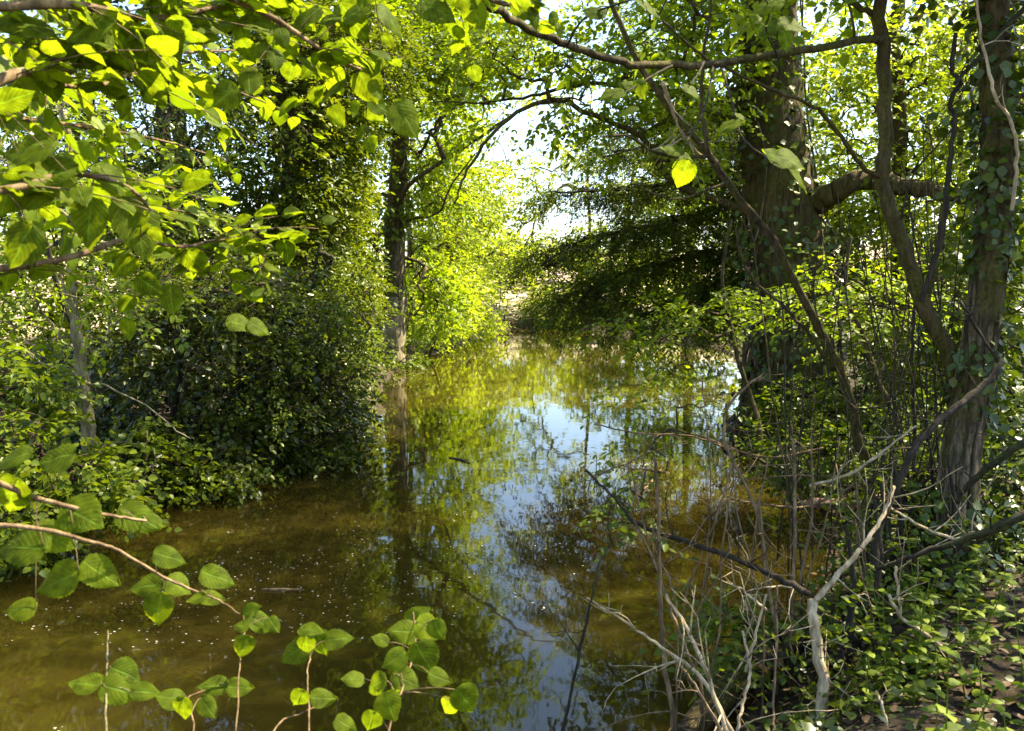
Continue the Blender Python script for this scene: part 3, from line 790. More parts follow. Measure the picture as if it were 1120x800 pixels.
plant('leaning_tree', 'bare pale stem leaning left across the thick trunk', 'tree',
      [(grounded(WL([(950, 520), (938, 480), (928, 430), (903, 370), (870, 310), (845, 262), (800, 205), (775, 168), (742, 132), (700, 70), (660, -20)], (5.9, 5.4))), .036, .016)],
      [blob(720, 20, 5.3, 110, 50, .5, 20), blob(640, -60, 5.2, 110, 50, .5, 14)],
      'lime', .07, OVATE, 'moss', 37, 9, .34, limbs=2, gap=.4, rt=.003, sides=12,
      extra=[(WL([(912, 405), (890, 372), (862, 340), (830, 312), (810, 280), (806, 250)], (5.8, 5.6)), .014, .006),
             (WL([(775, 168), (768, 120), (770, 60), (778, 0)], 5.5), .014, .008),
             (WL([(772, 172), (720, 168), (690, 150), (660, 150)], (5.5, 5.2)), .012, .005),
             (WL([(795, 200), (740, 218), (700, 205)], (5.5, 5.2)), .010, .004)])

ivt = plant('ivy_clad_tree', 'trunk wrapped in ropes of ivy stems on the near right bank', 'tree',
      [(grounded(WL([(1030, 735), (1036, 660), (1044, 580), (1050, 500), (1064, 420), (1078, 320), (1088, 220), (1090, 110), (1086, 0), (1080, -200)], (4.6, 5.0))), .074, .076)],
      [blob(1095, 330, 5.0, 50, 70, .35, 40), blob(1105, 160, 5, 50, 60, .35, 26), blob(1080, -110, 5, 150, 70, .8, 90), shade_blob(4.0, 6.0, 5.6, 2.0, 2.0, .9, 620), shade_blob(4.3, 4.5, 4.8, 1.7, 1.4, .8, 420)],  # last two regions: unseen high crowns added to shade the near right bank
      'ivy', .06, IVY, 'moss', 38, 9, .26, limbs=3, gap=.4, sides=18, rough=.07,
      extra=[(WL([(1088, 150), (1100, 120), (1125, 100)], 4.95), .02, .015),
             (WL([(1040, 610), (1070, 592), (1130, 560)], (4.65, 4.3)), .02, .012)])
ivy_on(ivt, WL([(1030, 735), (1036, 660), (1044, 580), (1050, 500), (1064, 420), (1078, 320), (1088, 220), (1090, 110), (1086, 0)], (4.6, 5.0)), .086, 2300, .055, 380, vines=18, lift=.06, gate=-.8)

# background trees of the right bank
for (nm, lab, x, y, h, bl, lf, sz, sd) in [
    ('broadleaf_tree', 'bright green tree behind the mossy curved trunk', 5.4, 12.6, 8, [blob(950, 130, 12.6, 80, 120, 1.3, 520), blob(930, 280, 12.2, 60, 70, 1.1, 320), blob(1010, 60, 13, 80, 80, 1.3, 300)], 'yellow', .085, 201),
    ('broadleaf_tree', 'bright green tree filling the gap left of the ivy ropes trunk', 6.4, 11.5, 8, [blob(1040, 250, 11.6, 70, 110, 1.3, 480), blob(1110, 150, 11.6, 70, 130, 1.3, 420), blob(1010, 360, 11, 60, 60, 1.0, 280)], 'yellow', .08, 202),
    ('broadleaf_tree', 'yellow-green tree far back between the thick trunk and the mossy one', 10.4, 21, 10, [blob(960, 180, 21, 80, 120, 2, 420), blob(1060, 120, 21, 80, 130, 2, 420), blob(900, 60, 21, 60, 90, 2, 260), blob(1040, 330, 20, 90, 70, 1.6, 300)], 'yellow', .12, 203),
    ('broadleaf_tree', 'deep green tree at the right edge behind the ivy ropes trunk', 6.3, 9.2, 7, [blob(1120, 330, 9.2, 70, 110, 1.0, 380), blob(1100, 440, 8.6, 60, 60, .9, 260), blob(1130, 60, 9.5, 70, 100, 1.0, 240)], 'mid', .075, 204)]:
    b = on_ground(x, y, -.1)
    plant(nm, lab, 'tree', [(up(b, (.1, 0, h * .3), (-.15, .1, h * .35), (.2, 0, h * .3)), .13, .05)], bl, lf, sz, OVATE, 'bark', sd, 12, .45, limbs=4, gap=.45, group='trees of the right bank')

for (nm, lab, stems, bl, lf, sz, sd) in [
    ('undergrowth_bush', 'dark low bush at the foot of the thick trunk', [(4.1, 10.4), (4.5, 10.1), (4.9, 10.6)], [blob(930, 470, 10, 70, 40, .7, 330), blob(880, 440, 10.2, 40, 30, .6, 130), blob(990, 430, 10, 70, 60, .8, 330)], 'mid', .065, 211),
    ('undergrowth_bush', 'leafy low bush behind the tangle of dead stems', [(3.1, 7.3), (3.4, 7.5), (3.8, 7.4)], [blob(940, 510, 7.2, 70, 36, .5, 170), blob(1000, 470, 7.3, 50, 50, .5, 130), blob(870, 500, 7.4, 40, 24, .4, 70)], 'mid', .055, 212),
    ('undergrowth_bush', 'shadowy bush right of the ivy ropes trunk', [(3.4, 5.4), (3.8, 5.2), (3.7, 5.8)], [blob(1115, 500, 5.6, 60, 80, .5, 200), blob(1100, 600, 5.2, 46, 60, .45, 170)], 'ivy', .055, 213),
    ('undergrowth_bush', 'thin twiggy bush left of the ivy ropes foot', [(1.95, 4.7), (2.1, 4.9), (2.25, 4.6)], [blob(985, 600, 4.7, 46, 60, .4, 90), blob(1000, 540, 4.9, 50, 40, .4, 60), blob(960, 660, 4.4, 50, 36, .35, 60)], 'mid', .04, 215),
    ('undergrowth_bush', 'small bush under the bleached forked stem', [(1.5, 4.0), (1.7, 4.2)], [blob(860, 700, 4.1, 60, 34, .3, 60), blob(800, 690, 4.2, 46, 30, .3, 34), blob(930, 720, 3.9, 50, 40, .3, 60)], 'mid', .045, 214)]:
    st = [(up(on_ground(x, y, -.05), (.02, -.05, .2), (.06, .03, .3), (-.05, 0, .3)), .022, .008) for x, y in stems]
    plant(nm, lab, 'bush', st, bl, lf, sz, OVATE, 'barkdark', sd, 11, .28, gap=.35, flat=.5, group='low bushes of the right bank')

# ------------------------------------------------------------------ dead stems, sticks and logs of the near right bank
def stick(name, label, lines, mat, seed, cat='dead branch', twigs=5, group='bare stems in the tangle on the right', root_it=False):
    """lines: the main stem, then its forks: (pixels, distance, r0, r1)."""
    rng = np.random.default_rng(seed)
    first = WL(lines[0][0], lines[0][1])
    if root_it: first = grounded(first[::-1])[::-1]
    root = thing(name, first[-1], label, cat, group)
    for q, (px, Y, r0, r1) in enumerate(lines):
        p = first if q == 0 else WL(px, Y)
        sp = smooth(p, 6)
        sp[1:-1] += rng.normal(0, .0018 + r0 * .08, (len(sp) - 2, 3))
        mb = MB()
        mb.tube(sp, [r1, r0], 8, .16, seed + q)
        for _ in range(int(twigs * 1.8) if q == 0 else twigs):
            k = rng.integers(1, len(sp) - 1)
            d = unit(rng.normal(0, 1, 3) + np.array((0, -.2, .5)))
            ln = rng.uniform(.06, .32)
            u = np.linspace(0, 1, 4)[:, None]
            tw = sp[k] + u * d * ln + u ** 2 * rng.normal(0, .06, 3)
            mb.tube(tw, [min(.004, r0 * .5), .0015], 5)
            for _ in range(2):
                e = tw[rng.integers(1, 4)]; d2 = unit(d + rng.normal(0, .7, 3)) * ln * rng.uniform(.3, .7)
                mb.tube(np.array([e, e + d2 * .5 + rng.normal(0, .006, 3), e + d2]), [.0018, .001], 4)
        mb.build('stem' if q == 0 else 'fork', M[mat], root)
    return root

stick('dead_sapling', 'bleached forked dead stem with knobbly stub ends', [([(888, 655), (893, 700), (900, 750), (896, 800)], (3.7, 3.5), .023, .020), ([(978, 532), (968, 560), (950, 590), (925, 620), (893, 656)], (3.9, 3.68), .012, .007)], 'dead', 1, twigs=7, root_it=True)
stick('dead_sapling', 'thin kinked stem standing up from the water tangle', [([(836, 408), (800, 440), (792, 470), (798, 496), (828, 560), (838, 620), (846, 690)], (4.8, 4.4), .010, .006)], 'twig', 2, root_it=True)
stick('dead_branch', 'long thin twig lying level above the dark water', [([(650, 464), (700, 474), (760, 478), (800, 492), (850, 500), (900, 490)], (5.2, 5.4), .008, .004), ([(720, 476), (700, 500), (650, 520)], 5.2, .005, .003)], 'twig', 3)
stick('dead_branch', 'dark slanting branch running down to the forked stem', [([(640, 514), (672, 545), (700, 574), (760, 595), (830, 622), (886, 650)], (4.1, 3.75), .014, .006)], 'barkdark', 4)
stick('dead_sapling', 'dark upright whip standing in front of the blue reflections', [([(672, 590), (655, 620), (642, 680), (628, 745), (614, 805)], (3.5, 3.35), .007, .004)], 'barkdark', 5, twigs=3)
stick('dead_sapling', 'pale straight stem rising from a whorl of side twigs', [([(716, 500), (720, 560), (722, 640), (726, 720), (738, 805)], (3.8, 3.5), .011, .006)], 'twig', 6, root_it=True)
stick('dead_branch', 'pale rod slanting from blue reflections down to the bank', [([(642, 654), (690, 684), (730, 712), (770, 745), (806, 810)], (3.5, 3.2), .008, .004)], 'dead', 7, twigs=3)
stick('dead_branch', 'sunlit thick rod crossing the foot of the straight stem', [([(728, 650), (752, 690), (772, 735), (798, 808)], (3.35, 3.1), .010, .006)], 'dead', 8, twigs=3)
stick('dead_sapling', 'reddish upright stem left of the bleached fork', [([(830, 548), (836, 600), (842, 650), (850, 700)], (4.3, 4.1), .010, .007)], 'twig', 9, root_it=True)
stick('dead_sapling', 'upright stem tied close behind the bleached fork', [([(868, 480), (870, 540), (868, 620), (864, 700)], (4.4, 4.1), .011, .007), ([(888, 480), (888, 560), (874, 640)], 4.3, .008, .005)], 'twig', 10, root_it=True)
stick('dead_branch', 'sunlit twig curving up from upright stems to the right', [([(1002, 466), (968, 492), (930, 518), (886, 532)], (4.6, 4.4), .009, .005)], 'dead', 11, twigs=3)
stick('dead_branch', 'black arching branch sweeping down left of the ivy ropes', [([(1088, 385), (1094, 398), (1080, 418), (1040, 450), (1008, 480), (985, 522), (962, 575), (956, 620)], (4.2, 3.9), .017, .013), ([(1094, 398), (1075, 370), (1050, 330)], 4.2, .008, .005)], 'barkdark', 12)
stick('dead_branch', 'dark bough reaching in level from the right edge', [([(960, 622), (1000, 608), (1060, 588), (1130, 560)], (3.7, 3.5), .016, .007)], 'barkdark', 13, twigs=3)
stick('dead_branch', 'dark bough leaning out from the right edge above the level one', [([(1045, 550), (1072, 520), (1130, 476)], (3.9, 3.7), .017, .012)], 'barkdark', 14, twigs=2)
stick('dead_sapling', 'black upright pole beside the mossy trunk', [([(1004, 300), (999, 350), (998, 410), (1000, 480), (1000, 560)], (5.4, 5.2), .014, .010)], 'barkdark', 15, root_it=True)
stick('dead_branch', 'black crooked branch hanging beside the upper ivy trunk', [([(1046, 36), (1042, 75), (1050, 92), (1040, 110), (1044, 140), (1036, 200), (1030, 260), (1008, 330)], (4.6, 4.7), .014, .010), ([(1044, 92), (1075, 60), (1125, 5)], 4.6, .013, .010), ([(1044, 140), (1000, 190), (985, 240)], 4.7, .006, .004)], 'barkdark', 16, twigs=4)
stick('dead_branch', 'sunlit vine looping down the front of the ivy trunk', [([(1066, -10), (1075, 50), (1088, 105), (1104, 130), (1112, 170), (1106, 230)], (4.4, 4.5), .010, .006)], 'dead', 17, twigs=2)
stick('dead_branch', 'grey stick slanting down in front of the ivy ropes foot', [([(972, 650), (985, 675), (1010, 692), (1048, 722)], (3.7, 3.6), .010, .006), ([(985, 675), (982, 645), (980, 620)], 3.7, .006, .004)], 'dead', 18, twigs=3)
stick('dead_branch', 'pale twig lying low against the ivy ropes trunk', [([(966, 550), (1000, 572), (1040, 588), (1066, 590)], (4.0, 4.1), .008, .005)], 'dead', 19, twigs=4)
stick('dead_branch', 'short broken stick upright among the nettles', [([(958, 756), (966, 775), (970, 806)], (3.3, 3.2), .006, .005)], 'dead', 20, twigs=1)
stick('dead_branch', 'thin grey rod low on the bank left of the upright stems', [([(733, 714), (760, 750), (792, 806)], (3.2, 3.0), .006, .004)], 'twig', 21, twigs=2)
stick('dead_branch', 'crossed pale twig with a small fork above the shaded water', [([(800, 638), (815, 648), (838, 668)], (3.9, 3.8), .006, .004), ([(815, 648), (845, 642), (880, 645)], 3.9, .005, .003)], 'dead', 22, twigs=3)
stick('dead_branch', 'brown branch in a tangle just above the floating log', [([(775, 520), (800, 545), (840, 552), (885, 553), (960, 520)], (4.9, 5.2), .008, .004), ([(800, 545), (770, 570), (757, 600)], 4.8, .006, .003)], 'twig', 23, twigs=5)
stick('dead_sapling', 'slim pale stem bending left over the low bank plants', [([(812, 690), (820, 735), (812, 770), (806, 806)], (3.5, 3.3), .007, .005), ([(838, 650), (825, 700), (816, 735)], 3.5, .006, .004)], 'dead', 24, twigs=3, root_it=True)
stick('dead_sapling', 'thin upright stem with broken top beside the low bush', [([(850, 640), (848, 720), (846, 780), (846, 806)], (3.6, 3.3), .006, .004)], 'twig', 25, twigs=3, root_it=True)
stick('dead_sapling', 'dark whip leaning between the pale stem and reddish stem', [([(690, 560), (722, 630), (742, 690), (768, 760)], (3.9, 3.6), .007, .004)], 'twig', 26, twigs=4, root_it=True)
stick('dead_branch', 'bare bough tip hanging from above the yew gap', [([(770, 175), (750, 150), (735, 120), (725, 90)], (5.6, 5.4), .012, .007), ([(750, 150), (735, 158), (712, 166)], 5.5, .008, .004)], 'dead', 27, twigs=4)

for (x, y, a, ln, sd, lab) in [(-1.5, 5.6, -.3, .3, 62, 'short brown stick floating among the pale specks'),
                               (1.4, 8.8, 1.2, 1.1, 63, 'long dark stick floating below the yew boughs'), (-.6, 9.9, -.9, .4, 64, 'brown stick floating near the left bank bush')]:
    st = thing('floating_stick', (x, y, 0), lab, 'stick', 'sticks floating on the water')
    d = np.array((math.cos(a), math.sin(a), 0)); c = np.array((x, y, .004))
    mb = MB(); mb.tube(smooth([c - d * ln / 2, c + np.array((.02, .03, .004)), c + d * ln / 2 + np.array((0, .05, .012))], 5), [.008, .012, .005], 6, .15, sd); mb.build('shaft', M['twig'], st)
    e = np.array((math.cos(a + .6), math.sin(a + .6), .15)); mb = MB(); mb.tube(smooth([c, c + e * ln * .15, c + e * ln * .3 + np.array((.02, 0, 0))], 4), [.006, .003], 5, .1, sd); mb.build('fork', M['twig'], st)
log = thing('fallen_log', W(905, 552, 6.2), 'short rotten log with a pinkish broken end by the water', 'log')
mb = MB(); p = smooth(WL([(864, 556), (890, 552), (925, 551), (955, 553)], (6.3, 6.1)), 6); mb.tube(p, [.022, .034, .030, .018], 12, .2, 5); mb.build('trunk', M['cutwood'], log)
mb = MB(); mb.tube(smooth(WL([(940, 552), (955, 545), (972, 540)], 6.1), 5), [.02, .008], 7, .2, 6); mb.build('limb_stub', M['twig'], log)
log = thing('fallen_log', W(830, 700, 4.4), 'dark mossy log lying along the water edge under the low bush', 'log')
mb = MB(); p = smooth([on_ground(.75, 3.75, .05), on_ground(1.1, 4.1, .10), on_ground(1.6, 4.6, .10), on_ground(2.1, 5.2, .08)], 6); mb.tube(p, [.05, .07, .065, .04], 12, .2, 7); mb.build('trunk', M['moss'], log)

# thin bare twigs filling the tangle: one thicket of suckers
rng = np.random.default_rng(77)
for k in range(13):
    px, py = rng.uniform(740, 1010), rng.uniform(640, 760)
    Y = rng.uniform(3.7, 5.0)
    lx = rng.uniform(-60, 70)
    hgt = rng.uniform(90, 240)
    stick('dry_sucker', 'thin dry shoot among the crowded bare stems on the right bank', [([(px + lx, py - hgt), (px + lx * .6 + rng.uniform(-8, 8), py - hgt * .6), (px + lx * .2 + rng.uniform(-8, 8), py - hgt * .25), (px, py)], Y, .0055, .003)], 'twig', 300 + k, 'dry shoot', 2, 'dry shoots in the thicket', True)

for k in range(44):
    px, py = rng.uniform(850, 1110), rng.uniform(520, 640)
    Y = rng.uniform(4.8, 6.6)
    lx = rng.uniform(-90, 90)
    hgt = rng.uniform(180, 420)
    stick('bare_shoot', 'thin dark shoot weaving between the trunks of the right bank', [([(px + lx, py - hgt), (px + lx * .7 + rng.uniform(-12, 12), py - hgt * .7), (px + lx * .25 + rng.uniform(-10, 10), py - hgt * .3), (px, py)], Y, .007, .003)], 'barkdark' if k % 3 else 'bark', 400 + k, 'bare shoot', 6, 'dark shoots between the right bank trunks', True)

# ------------------------------------------------------------------ low plants of the near right bank
def leafy_plant(name, label, x, y, h, seed, leaf='nettle', group=None, size=.07, pairs=6):
    rng = np.random.default_rng(seed)
    b = on_ground(x, y, -.02)
    root = thing(name, b, label, 'plant', group)
    tip = b + np.array((rng.uniform(-.12, .12), rng.uniform(-.12, .05), h))
    sp = smooth([b, b * .5 + tip * .5 + rng.normal(0, .02, 3), tip], 5)
    mb = MB(); mb.tube(sp, [.004, .002], 5); mb.build('stem', M['nettle'], root)
    P, A, N, S = [], [], [], []
    for k in range(pairs):
        t = .2 + .8 * k / (pairs - 1)
        q = sp[min(len(sp) - 1, int(t * (len(sp) - 1)))]
        a0 = k * math.pi / 2 + rng.uniform(-.3, .3)
        for s in (0, math.pi):
            d = np.array((math.cos(a0 + s), math.sin(a0 + s), rng.uniform(-.1, .35)))
            P.append(q); A.append(d); N.append(np.array((0, 0, 1.0)) + rng.normal(0, .2, 3)); S.append(size * (1.15 - .55 * t) * rng.uniform(.8, 1.2))
    mb = MB(); mb.leaves(np.array(P), np.array(A), np.array(N), np.array(S), tpl_broad(.3, 9, .3, seed % 5)); mb.build('leaves', M[leaf], root)

rng = np.random.default_rng(5)
nett = 0
while nett < 40:
    x, y = rng.uniform(1.0, 2.6), rng.uniform(2.7, 4.3)
    px = 560 + FPX * x / y
    if px < 985 or bank_dist(np.array([x]), np.array([y]))[0] < .1: continue
    leafy_plant('nettle', 'fresh green toothed-leaved nettle in the clump at the bottom right', x, y, rng.uniform(.25, .55), 500 + nett, group='nettles at the bottom right')
    nett += 1
for k in range(16):
    x, y = rng.uniform(.85, 1.7), rng.uniform(3.2, 4.6)
    if bank_dist(np.array([x]), np.array([y]))[0] < .05: continue
    leafy_plant('bank_herb', 'small green herb on the bank among the bare stems', x, y, rng.uniform(.12, .3), 600 + k, 'mid', 'small herbs among the bare stems', .06, 4)

# ------------------------------------------------------------------ ground cover, litter, floating specks
def scatter(name, label, n, box, cond, size, leaf, tpl, seed, tilt=.5, dz=(.005, .08)):
    rng = np.random.default_rng(seed)
    x, y = rng.uniform(box[0], box[1], n), rng.uniform(box[2], box[3], n)
    d = bank_dist(x, y)
    k = cond(x, y, d)
    x, y = x[k], y[k]
    z = np.maximum(ground_z(x, y), 0) + rng.uniform(*dz, len(x))
    a = rng.uniform(0, 6.28, len(x))
    A = np.stack([np.cos(a), np.sin(a), rng.normal(0, tilt * .5, len(x))], -1)
    N = np.array((0, 0, 1.0)) + rng.normal(0, tilt, (len(x), 3))
    mb = MB(); mb.leaves(np.stack([x, y, z], -1), A, N, size * rng.uniform(.5, 1.4, len(x)), tpl)
    return tag(mb.build(name, M[leaf]), label, None, None, 'stuff')

def cl(x, y, d):
    return noise3(np.stack([x, y, 0 * x], -1), 2.2, 3)
scatter('ivy_ground_cover', 'ivy and small leaves covering both banks', 30000, (-9, 9, 2.6, 16), lambda x, y, d: (d > .02) & (d < 6) & (cl(x, y, d) > -.3), .055, 'ivy', IVY, 41, .45, (.01, .14))
scatter('ivy_ground_cover', 'ivy and seedlings thick around the foot of the ivy ropes trunk', 4200, (.7, 4.2, 2.6, 7), lambda x, y, d: (d > .1) & (cl(x * 2, y * 2, d) > -.8), .034, 'holly', IVY, 45, .6, (.01, .16))
scatter('far_ground_cover', 'low green cover on the farther banks', 16000, (-10, 12, 15, 40), lambda x, y, d: (d > .02) & (d < 5), .11, 'mid', OVATE, 42, .5, (.02, .3))
scatter('leaf_litter', 'brown dead leaves lying on the banks', 26000, (-7, 7, 2.4, 12), lambda x, y, d: (d > -.04) & (d < 4), .05, 'litter', OVATE, 43, .35, (.004, .03))
scatter('floating_specks', 'pale petals and bits drifting on the brown water', 8000, (-7, 3, 2.6, 12), lambda x, y, d: (d < -.03) & (noise3(np.stack([x, y, 0 * x], -1), 1.1, 9) + .7 * noise3(np.stack([x, y, 0 * x], -1), 3.1, 8) > .75), .014, 'petal', ROUND, 44, .06, (.003, .006))

# ------------------------------------------------------------------ near branches with big toothed leaves
def near_leaf(mb, st, px, py, Y, ang, lpx, face, rng, twig_from=None):
    """One leaf whose middle shows at px, py, lpx long, pointing along ang (degrees, 0 right, 90 down); face: how far its upper side tilts to the eye."""
    L = lpx / FPX * Y * .9
    a = math.radians(ang)
    ax = np.array((math.cos(a), rng.uniform(-.35, .35), -math.sin(a)))
    c = W(px, py, Y)
    base = c - unit(ax) * L * .5
    n = np.array((rng.normal(0, .25), -face + rng.normal(0, .12), 1 - .5 * face))
    if abs(ax[2]) > .8: n = np.array((rng.normal(0, .35), -1, .35))
    mb.leaves(base[None], ax[None], n[None], np.array([L]), BROAD[rng.integers(0, len(BROAD))])
    if twig_from is not None:
        u = np.linspace(0, 1, 5)[:, None]
        mid = (base + twig_from) / 2 + np.array((0, 0, .015))
        pts = (1 - u) ** 2 * twig_from + 2 * u * (1 - u) * mid + u ** 2 * base
        st.tube(pts, [.0011, .0008], 5)

def near_branch(root, pxs, Y, r0, r1, leaves, seed, mat='twig', auto=0, size=.074, name='branch', leafmat='hazel', spray_len=.28, m=6):
    """A branch part with its leaves as its child."""
    rng = np.random.default_rng(seed)
    sp = smooth(WL(pxs, Y), 8)
    sp[1:-1] += rng.normal(0, .0007, (len(sp) - 2, 3))
    st, lf = MB(), MB()
    st.tube(sp, [r0, r1], 7, .1, seed)
    for (px, py, ang, lpx, face) in leaves:
        c = W(px, py, 1)
        pxy = np.array([560 + FPX * q[0] / q[1] for q in sp]), None
        cand = np.array([W(px, py, q[1]) for q in sp])
        k = int(np.argmin(np.linalg.norm(cand - sp, axis=1)))
        near_leaf(lf, st, px, py, sp[k][1] + rng.uniform(-.05, .05), ang, lpx, face, rng, sp[k])
    if auto:
        k = rng.integers(len(sp) // 6, len(sp), auto)
        P = sp[k]
        D = unit(np.gradient(sp, axis=0))[k] * .5 + rng.normal(0, .7, (auto, 3)) * np.array((1, .7, .45))
        sprays(lf, P, D, spray_len, m, size, BROAD, rng, .3, .22, 50, st, .0022)
    b = st.build(name, M[mat], root)
    lf.build('leaves', M[leafmat], b)
    return b

# hazel standing left of the photographer: its boughs hang into the upper left
hz = thing('hazel_tree', on_ground(-3.3, 1.4, -.05), 'near hazel whose large soft leaves hang across the upper left corner', 'tree')
mb = MB(); trunk = smooth(up(on_ground(-3.3, 1.4, -.05), (.1, .05, .8), (.15, .1, .9), (.1, .1, .9), (.2, .1, .8)), 6); mb.tube(trunk, [.07, .03], 12, .1, 3); mb.build('trunk', M['bark'], hz)
near_branch(hz, [(-760, 150), (-300, 130), (-60, 110), (0, 88), (45, 74), (85, 56), (108, 36), (120, 16)], (1.7, 2.6), .022, .005,
            [(98, 244, 100, 60, .5), (60, 192, 20, 80, .6), (30, 160, 170, 70, .6), (165, 60, 40, 60, .6), (200, 12, 30, 60, .6)], 901, auto=24)
near_branch(hz, [(-700, 260), (-260, 230), (-60, 215), (20, 205), (80, 190), (140, 205), (165, 230)], (1.7, 2.3), .016, .003,
            [(150, 248, 62, 84, .7), (95, 248, 95, 62, .4), (62, 190, 10, 90, .8), (25, 205, 190, 80, .7), (20, 270, 120, 60, .6), (122, 195, 40, 50, .5)], 902, auto=9)
near_branch(hz, [(-600, 30), (-200, 20), (60, 5), (160, 20), (240, 8), (330, -6)], (1.8, 2.8), .016, .004,
            [(225, 20, 20, 60, .7), (185, 45, 60, 50, .6), (95, 30, 170, 70, .7), (30, 25, 10, 80, .7), (290, 25, 10, 56, .6)], 903, auto=28)
near_branch(hz, [(-500, 330), (-150, 310), (60, 285), (140, 262), (200, 270), (250, 262), (290, 280)], (2.0, 3.2), .012, .003,
            [(188, 330, 85, 40, .6), (215, 290, 60, 40, .6), (268, 265, 20, 50, .8), (265, 355, 15, 36, .6), (285, 358, 30, 30, .6)], 904, auto=14, size=.075)
near_branch(hz, [(-500, -60), (-100, -50), (150, -30), (280, 10), (360, 60), (420, 88)], (2.0, 2.9), .015, .004,
            [(360, 98, 160, 46, .5), (403, 98, 60, 44, .6), (447, 132, 55, 50, .6), (330, 20, 150, 50, .7), (385, 25, 60, 56, .7), (430, 20, 30, 44, .7)], 905, auto=20)
near_branch(hz, [(-600, 560), (-200, 540), (-40, 520), (40, 545), (110, 562), (160, 570)], (1.7, 2.1), .010, .003,
            [(64, 637, 150, 66, .8), (18, 598, 185, 70, .8), (112, 628, 45, 56, .7), (90, 566, 20, 60, .8), (150, 563, 10, 56, .5), (12, 545, 120, 60, .7), (60, 590, 30, 60, .8), (20, 665, 190, 40, .7), (60, 500, 170, 50, .6), (10, 500, 170, 50, .6), (168, 572, 25, 34, .6)], 906)
near_branch(hz, [(-500, -160), (0, -150), (300, -90), (480, -30), (560, 6), (640, -20)], (2.2, 3.0), .014, .004,
            [(480, 10, 30, 50, .7), (520, 15, 60, 40, .6), (180, 8, 40, 50, .7), (585, 2, 20, 40, .6)], 908, auto=16)

for q, (px, ys) in enumerate([([(-420, 140), (-100, 120), (60, 135), (160, 150), (250, 175)], (1.8, 4.2)), ([(-420, -40), (-60, 20), (120, 60), (230, 90), (310, 120)], (1.8, 4.4)),
                              ([(-420, 250), (-100, 235), (60, 215), (160, 225), (240, 240)], (1.8, 4.0)), ([(-420, 70), (-60, 70), (100, 95), (190, 60), (270, 55)], (1.8, 3.8))]):
    near_branch(hz, px, ys, .012, .003, [], 931 + q, auto=20, size=.075, leafmat='lime', spray_len=.34, m=7)

# young hazel below: sprays rising in front of the water
yh = thing('hazel_shrub', on_ground(-.55, 1.55, -.05), 'young hazel shoots with bright toothed leaves rising before the water', 'shrub')
near_branch(hz, [(-500, 640), (-200, 590), (0, 575), (95, 592), (130, 603), (185, 635), (235, 655), (262, 672)], (1.7, 2.15), .006, .002,
            [(174, 668, 95, 44, .35), (160, 642, 165, 44, .7), (196, 642, 30, 36, .6), (238, 629, 8, 44, .6), (186, 608, 12, 40, .6), (234, 655, 15, 34, .6), (215, 655, 160, 26, .6)], 911)
near_branch(yh, [(130, 1250), (120, 900), (116, 780), (117, 730), (118, 690)], (1.6, 2.0), .0028, .0012,
            [(92, 749, 175, 46, .6), (138, 738, 30, 40, .6), (132, 755, 15, 50, .8), (160, 757, 10, 36, .7)], 912, mat='pale')
near_branch(yh, [(160, 1200), (190, 900), (212, 800), (205, 765), (235, 752)], (1.6, 2.0), .0022, .0012,
            [(200, 778, 95, 36, .5), (232, 751, 175, 38, .6), (264, 752, 8, 36, .6), (228, 775, 60, 34, .6), (185, 762, 200, 36, .6)], 913)
near_branch(yh, [(200, 1300), (240, 950), (258, 800), (262, 730), (268, 690)], (1.6, 2.1), .0022, .0012,
            [(267, 709, 110, 32, .5), (288, 681, 25, 36, .7), (262, 684, 190, 26, .6), (276, 668, 330, 28, .6), (300, 684, 50, 24, .6)], 914)
near_branch(yh, [(300, 1300), (330, 900), (338, 790), (336, 740), (340, 715)], (1.6, 2.1), .0022, .0012,
            [(322, 712, 165, 44, .8), (352, 706, 70, 40, .7), (368, 698, 340, 36, .7), (340, 688, 350, 34, .5), (325, 766, 120, 36, .6), (355, 764, 15, 36, .7), (335, 708, 90, 30, .6)], 915)
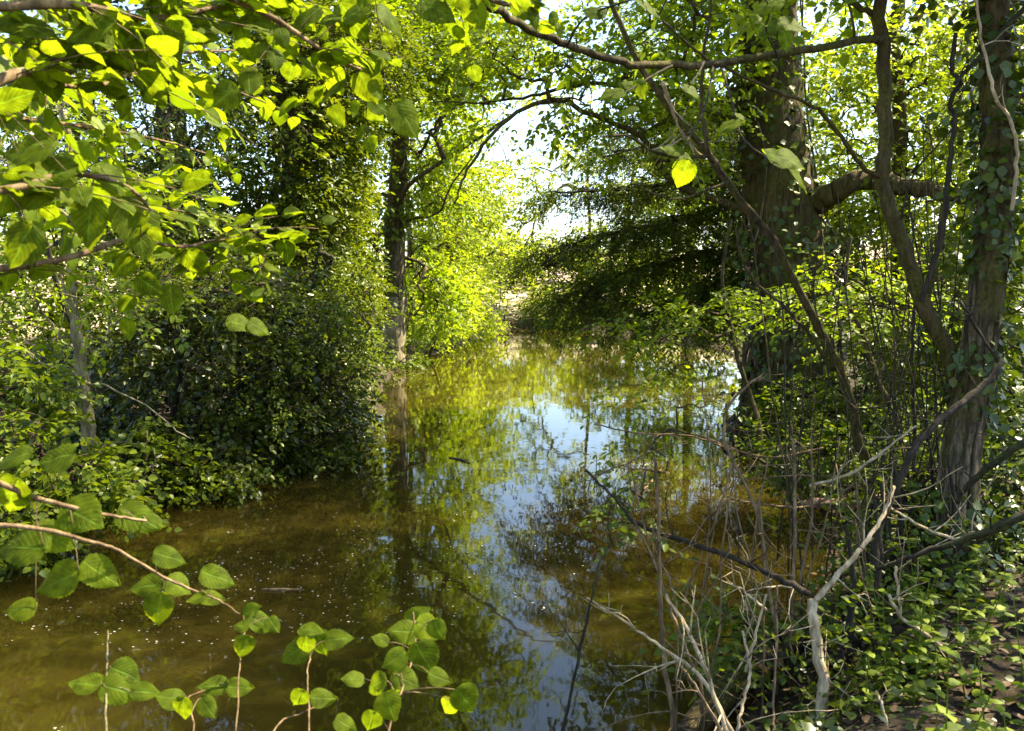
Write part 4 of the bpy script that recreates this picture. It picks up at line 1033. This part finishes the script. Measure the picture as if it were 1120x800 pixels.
near_branch(yh, [(360, 1300), (400, 950), (425, 800), (445, 740), (455, 700), (452, 670)], (1.6, 2.15), .0030, .0012,
            [(440, 690, 190, 40, .7), (470, 690, 40, 44, .7), (455, 672, 320, 34, .6), (480, 690, 60, 30, .6), (464, 722, 60, 46, .8), (430, 722, 150, 36, .7), (408, 750, 150, 40, .8), (428, 775, 70, 44, .8), (405, 790, 110, 34, .6), (385, 742, 190, 30, .6), (510, 768, 55, 44, .8), (490, 775, 120, 30, .7), (445, 745, 20, 40, .8), (415, 700, 200, 24, .6), (436, 750, 100, 34, .7), (482, 742, 30, 34, .7)], 916)
near_branch(yh, [(250, 1100), (270, 900), (300, 800), (330, 780), (370, 765)], (1.6, 2.0), .0022, .0012, [(380, 792, 20, 34, .7)], 917)

# big lit leaves along the dark limb across the top: they are the mossy tree's own shoots
for px, Y, lv, sd in [
    ([(735, 72), (715, 82), (690, 98), (668, 106)], (3.7, 3.2), [(702, 99, 60, 26, .3), (686, 119, 175, 26, .4), (668, 103, 160, 34, .6), (690, 92, 330, 20, .5)], 921),
    ([(770, 68), (764, 80), (755, 92)], (3.8, 3.4), [(758, 99, 30, 30, .3)], 922),
    ([(850, 60), (838, 34), (842, 10), (830, -10)], (4.2, 3.2), [(806, 38, 130, 36, .3), (841, 34, 140, 38, .4), (838, 6, 170, 40, .6), (868, 28, 20, 36, .7), (860, 46, 70, 28, .5), (825, 20, 200, 34, .6)], 923),
    ([(790, 76), (800, 110), (812, 150), (838, 172), (852, 180)], (4.0, 3.2), [(796, 138, 150, 32, .4), (845, 172, 200, 40, .7), (866, 176, 20, 40, .7), (876, 194, 50, 40, .5), (815, 128, 10, 24, .5)], 924),
    ([(780, 74), (770, 120), (748, 160), (742, 176)], (3.9, 3.2), [(746, 192, 110, 38, .3), (752, 170, 10, 30, .7), (735, 165, 190, 30, .7)], 925),
    ([(620, 50), (640, 20), (690, 0), (730, -10)], (3.3, 3.0), [(710, 4, 20, 40, .5), (650, 12, 200, 30, .6)], 926)]:
    near_branch(mossy, px, Y, .005, .0022, lv, sd, name='shoot', mat='barkdark')
